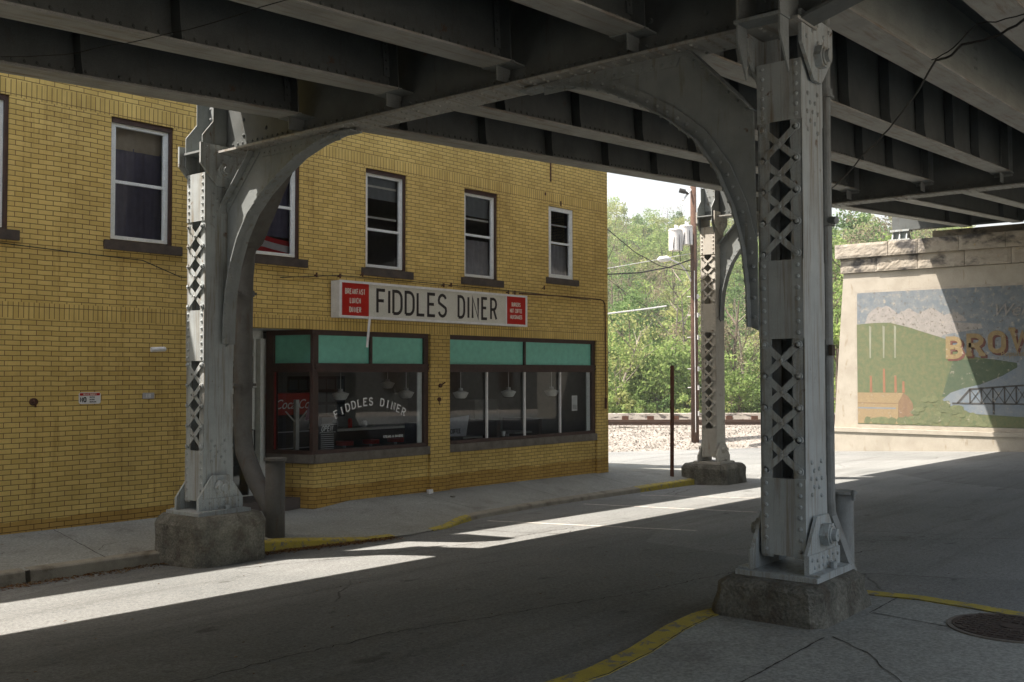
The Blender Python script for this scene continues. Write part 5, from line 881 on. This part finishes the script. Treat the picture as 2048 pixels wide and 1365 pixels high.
for Rr in (0.6, 1.85, 3.1, 5.75, 7.0, 8.4, 11): q = r0*(Rr); b = MB(); p = q-f0*.25+Vector((0, 0, .46)); b.bar(p-r0*.16, p+r0*.16, .10, .18); b.obj('bracket', RUST, t)
# ------------------------------------------------------------------ hill and woods
def hz(F, Rr):
    t_ = max(0, min(1, (F-58)/75)); s_ = t_*t_*(3-2*t_)*.55+t_*.45; return -1.6+s_*(17.6+1.2*math.sin(Rr*.11+.5)+.9*math.sin(Rr*.27))+max(0, F-133)*.03
b = MB(); b.grid(lambda u, v: tuple(FR(53+v*180, -90+u*240, hz(53+v*180, -90+u*240)+.5*math.sin(u*60)*math.sin(v*30))), 60, 50); struct(b.obj('hill', HILLM))
def leafpts(centers, radii, per, size, squash=.8):
    """quads scattered on and in clumps; returns verts, faces arrays"""
    n = len(centers)*per; c = np.repeat(centers, per, 0); rr = np.repeat(radii, per)[:, None]; d = rng.normal(size=(n, 3)); d /= np.linalg.norm(d, axis=1)[:, None]
    p = c+d*rr*(rng.random((n, 1))**.35)*np.array([1, 1, squash]); a = rng.normal(size=(n, 3)); a /= np.linalg.norm(a, axis=1)[:, None]; b_ = np.cross(a, d+rng.normal(size=(n, 3))*.6); b_ /= np.linalg.norm(b_, axis=1)[:, None]+1e-9
    s_ = (size*(.5+rng.random((n, 1)))); v = np.stack([p-a*s_, p-b_*s_*.6, p+a*s_, p+b_*s_*.6], 1).reshape(-1, 3); return v
def leafmesh(name, V, mats, mi=None, parent=None):
    n = len(V)//4; me = bpy.data.meshes.new(name); me.vertices.add(len(V)); me.vertices.foreach_set('co', V.astype(np.float32).ravel()); me.loops.add(n*4); me.loops.foreach_set('vertex_index', np.arange(n*4, dtype=np.int32)); me.polygons.add(n); me.polygons.foreach_set('loop_start', np.arange(0, n*4, 4, dtype=np.int32)); me.polygons.foreach_set('loop_total', np.full(n, 4, dtype=np.int32))
    for m in mats: me.materials.append(m)
    if mi is not None: me.polygons.foreach_set('material_index', mi.astype(np.int32))
    me.update(); me.validate(); o = bpy.data.objects.new(name, me); S.collection.objects.link(o)
    if parent: o.parent = parent
    return o
def crown(cx, cy, z0, h, r, ncl, per, size):
    cs = []; rs = []
    for _ in range(ncl):
        t_ = rng.random(); zz = z0+h*t_; prof_ = math.sin(PI*(.12+.83*t_))**.7; rad = r*prof_*math.sqrt(rng.random())*.95; a = rng.random()*2*PI; cs.append((cx+rad*math.cos(a), cy+rad*math.sin(a), zz)); rs.append(r*(.16+.2*rng.random()))
    return leafpts(np.array(cs), np.array(rs), per, size)
AV = []; AM = []; tb = MB()
F_ = 60.0
while F_ < 150:
    Rr = -8-F_*.02
    while Rr < .55*F_+3:
        f_, r_ = F_+rng.uniform(-2, 2), Rr+rng.uniform(-1.6, 1.6); x_vis = r_/f_
        if .05 < x_vis < .45 and not (.265 < x_vis < .30 and False):
            p = FR(f_, r_, hz(f_, r_)); h = rng.uniform(4.5, 8.5); r0_ = rng.uniform(1.5, 2.7); kind = rng.choice([0, 1, 2, 3], p=[.40, .12, .30, .18]); near = f_ < 85
            V = crown(p.x, p.y, p.z+h*.18, h*.82, r0_, 46 if kind != 3 else 30, 52 if kind != 3 else 34, .095 if kind != 3 else .055); AV.append(V); AM.append(np.full(len(V)//4, kind))
            tb.tube([p-Vector((0, 0, .5)), p+Vector((0, 0, h*.5)), p+Vector((rng.uniform(-.5, .5), rng.uniform(-.5, .5), h*.95))], [.10, .07, .02], 5)
            for _ in range(2): z_ = rng.uniform(.35, .75)*h; a = rng.random()*2*PI; tb.tube([p+Vector((0, 0, z_)), p+Vector((math.cos(a)*r0_*.8, math.sin(a)*r0_*.8, z_+r0_*.7))], [.05, .015], 4, False)
        Rr += 3.3
    F_ += 3.6
# undergrowth along the foot of the hill
for _ in range(260):
    f_ = rng.uniform(53.5, 62); r_ = rng.uniform(2, 27); p = FR(f_, r_, -1.3); h = rng.uniform(1.2, 3.0); V = crown(p.x, p.y, p.z, h, rng.uniform(.7, 1.3), 14, 46, .07); AV.append(V); AM.append(np.full(len(V)//4, rng.choice([0, 1, 2], p=[.6, .25, .15])))
o = leafmesh('woodland', np.concatenate(AV), [LEAF_G, LEAF_D, LEAF_Y, LEAF_B], np.concatenate(AM)); struct(o, 'spring woodland covering the hillside beyond the railway', 'stuff')
struct(tb.obj('woodland_trunks', BARKD), 'trunks and limbs of the hillside woodland', 'stuff')
def tree(x, F, h, r, label, bark, leaf, ncl, per, size, lean=0, limbs=6, z0=-1.4, trunk=.16, crown0=.25, spread=.75):
    p = FR(F, (x-1024)/2030*F, z0); t = thing('bank_tree', label, 'tree', p, 0, 'trees along the foot of the hill'); b = MB(); top_ = Vector((lean*.6, -lean, h*.92)); mid = Vector((lean*.2, -lean*.3, h*.5))
    b.tube([(0, 0, -.4), (0, 0, h*.2), mid, top_], [trunk, trunk*.85, trunk*.55, trunk*.15], 8)
    rr_ = random.Random(int(x)); cs = []
    for k in range(limbs):
        z_ = h*(crown0+.6*k/limbs); base = Vector((0, 0, h*.2)).lerp(mid, min(1, max(0, (z_-h*.2)/(h*.3)))) if z_ < h*.5 else mid.lerp(top_, (z_-h*.5)/(h*.42)); a = rr_.uniform(0, 2*PI); L_ = r*spread*rr_.uniform(.7, 1.2)
        e1 = base+Vector((math.cos(a)*L_*.5, math.sin(a)*L_*.5, L_*.45)); e2 = base+Vector((math.cos(a)*L_, math.sin(a)*L_, L_*1.0)); b.tube([base, e1, e2], [trunk*.32, trunk*.2, trunk*.06], 6, False); cs.append(e2)
        for _k in range(4): a2 = a+rr_.uniform(-1.1, 1.1); q = e1.lerp(e2, rr_.random()); e3 = q+Vector((math.cos(a2)*L_*.5, math.sin(a2)*L_*.5, L_*rr_.uniform(.2, .6))); b.tube([q, e3], [trunk*.14, trunk*.04], 5, False); cs.append(e3)
    b.obj('trunk', bark, t)
    C_ = np.array([tuple(c) for c in cs]); C_ = C_[rng.integers(0, len(C_), ncl)]+rng.normal(size=(ncl, 3))*r*.18; V = leafpts(C_, np.full(ncl, r*.22), per, size); leafmesh('crown', V, [leaf], None, t)
tree(1232, 56, 6.2, 2.6, 'pale-limbed sparse tree leaning beside the building corner', BARK, LEAF_Y, 40, 22, .07, 1.2)
tree(1262, 58, 4.4, 2.2, 'bushy green tree low between the building and the rusty post', BARKD, LEAF_G, 90, 40, .10)
tree(1312, 57, 4.0, 2.4, 'bright green tree just left of the rusty post', BARKD, LEAF_G, 100, 40, .10)
tree(1345, 60, 8.4, 1.8, 'tall thin white-barked tree right of the rusty post', BARK, LEAF_B, 60, 22, .06, .3, crown0=.45)
tree(1372, 59, 8.8, 1.6, 'slender pale birch just left of the utility pole', BARK, LEAF_Y, 50, 22, .06, -.2, crown0=.5)
tree(1462, 57, 8.2, 2.0, 'brown budding tree framed by the far steel arch', BARKD, LEAF_B, 80, 26, .06, .4, trunk=.22)
tree(1490, 60, 8.6, 1.8, 'pale multi-stemmed tree at the right of the far arch', BARK, LEAF_B, 60, 24, .06, -.5)
tree(1478, 55, 3.4, 1.9, 'small bright green tree under the far steel arch', BARKD, LEAF_G, 80, 40, .09)
tree(1600, 57, 7, 2.6, 'green tree glimpsed through the lattice of the nearest column', BARKD, LEAF_G, 90, 34, .10)
tree(1675, 48.5, 6.0, 1.7, 'green tree between the nearest column and the pier', BARKD, LEAF_G, 90, 34, .09, z0=-.8)
tree(1705, 62, 12.5, 3.2, 'tall green tree rising behind the end of the stone pier', BARKD, LEAF_G, 160, 40, .11)
tree(1765, 66, 14.0, 3.4, 'tall olive-brown tree behind the pier cap', BARKD, LEAF_B, 150, 36, .09)
tree(1690, 70, 14.5, 3.2, 'tall dark green tree behind the pier, left side', BARKD, LEAF_D, 150, 40, .11)

# ------------------------------------------------------------------ thin valley haze
b = MB(); b.box(-60, 300, -320, 330, -8, 48); o = b.obj('haze', HAZE); struct(o, 'thin pale haze in the valley air', 'stuff')
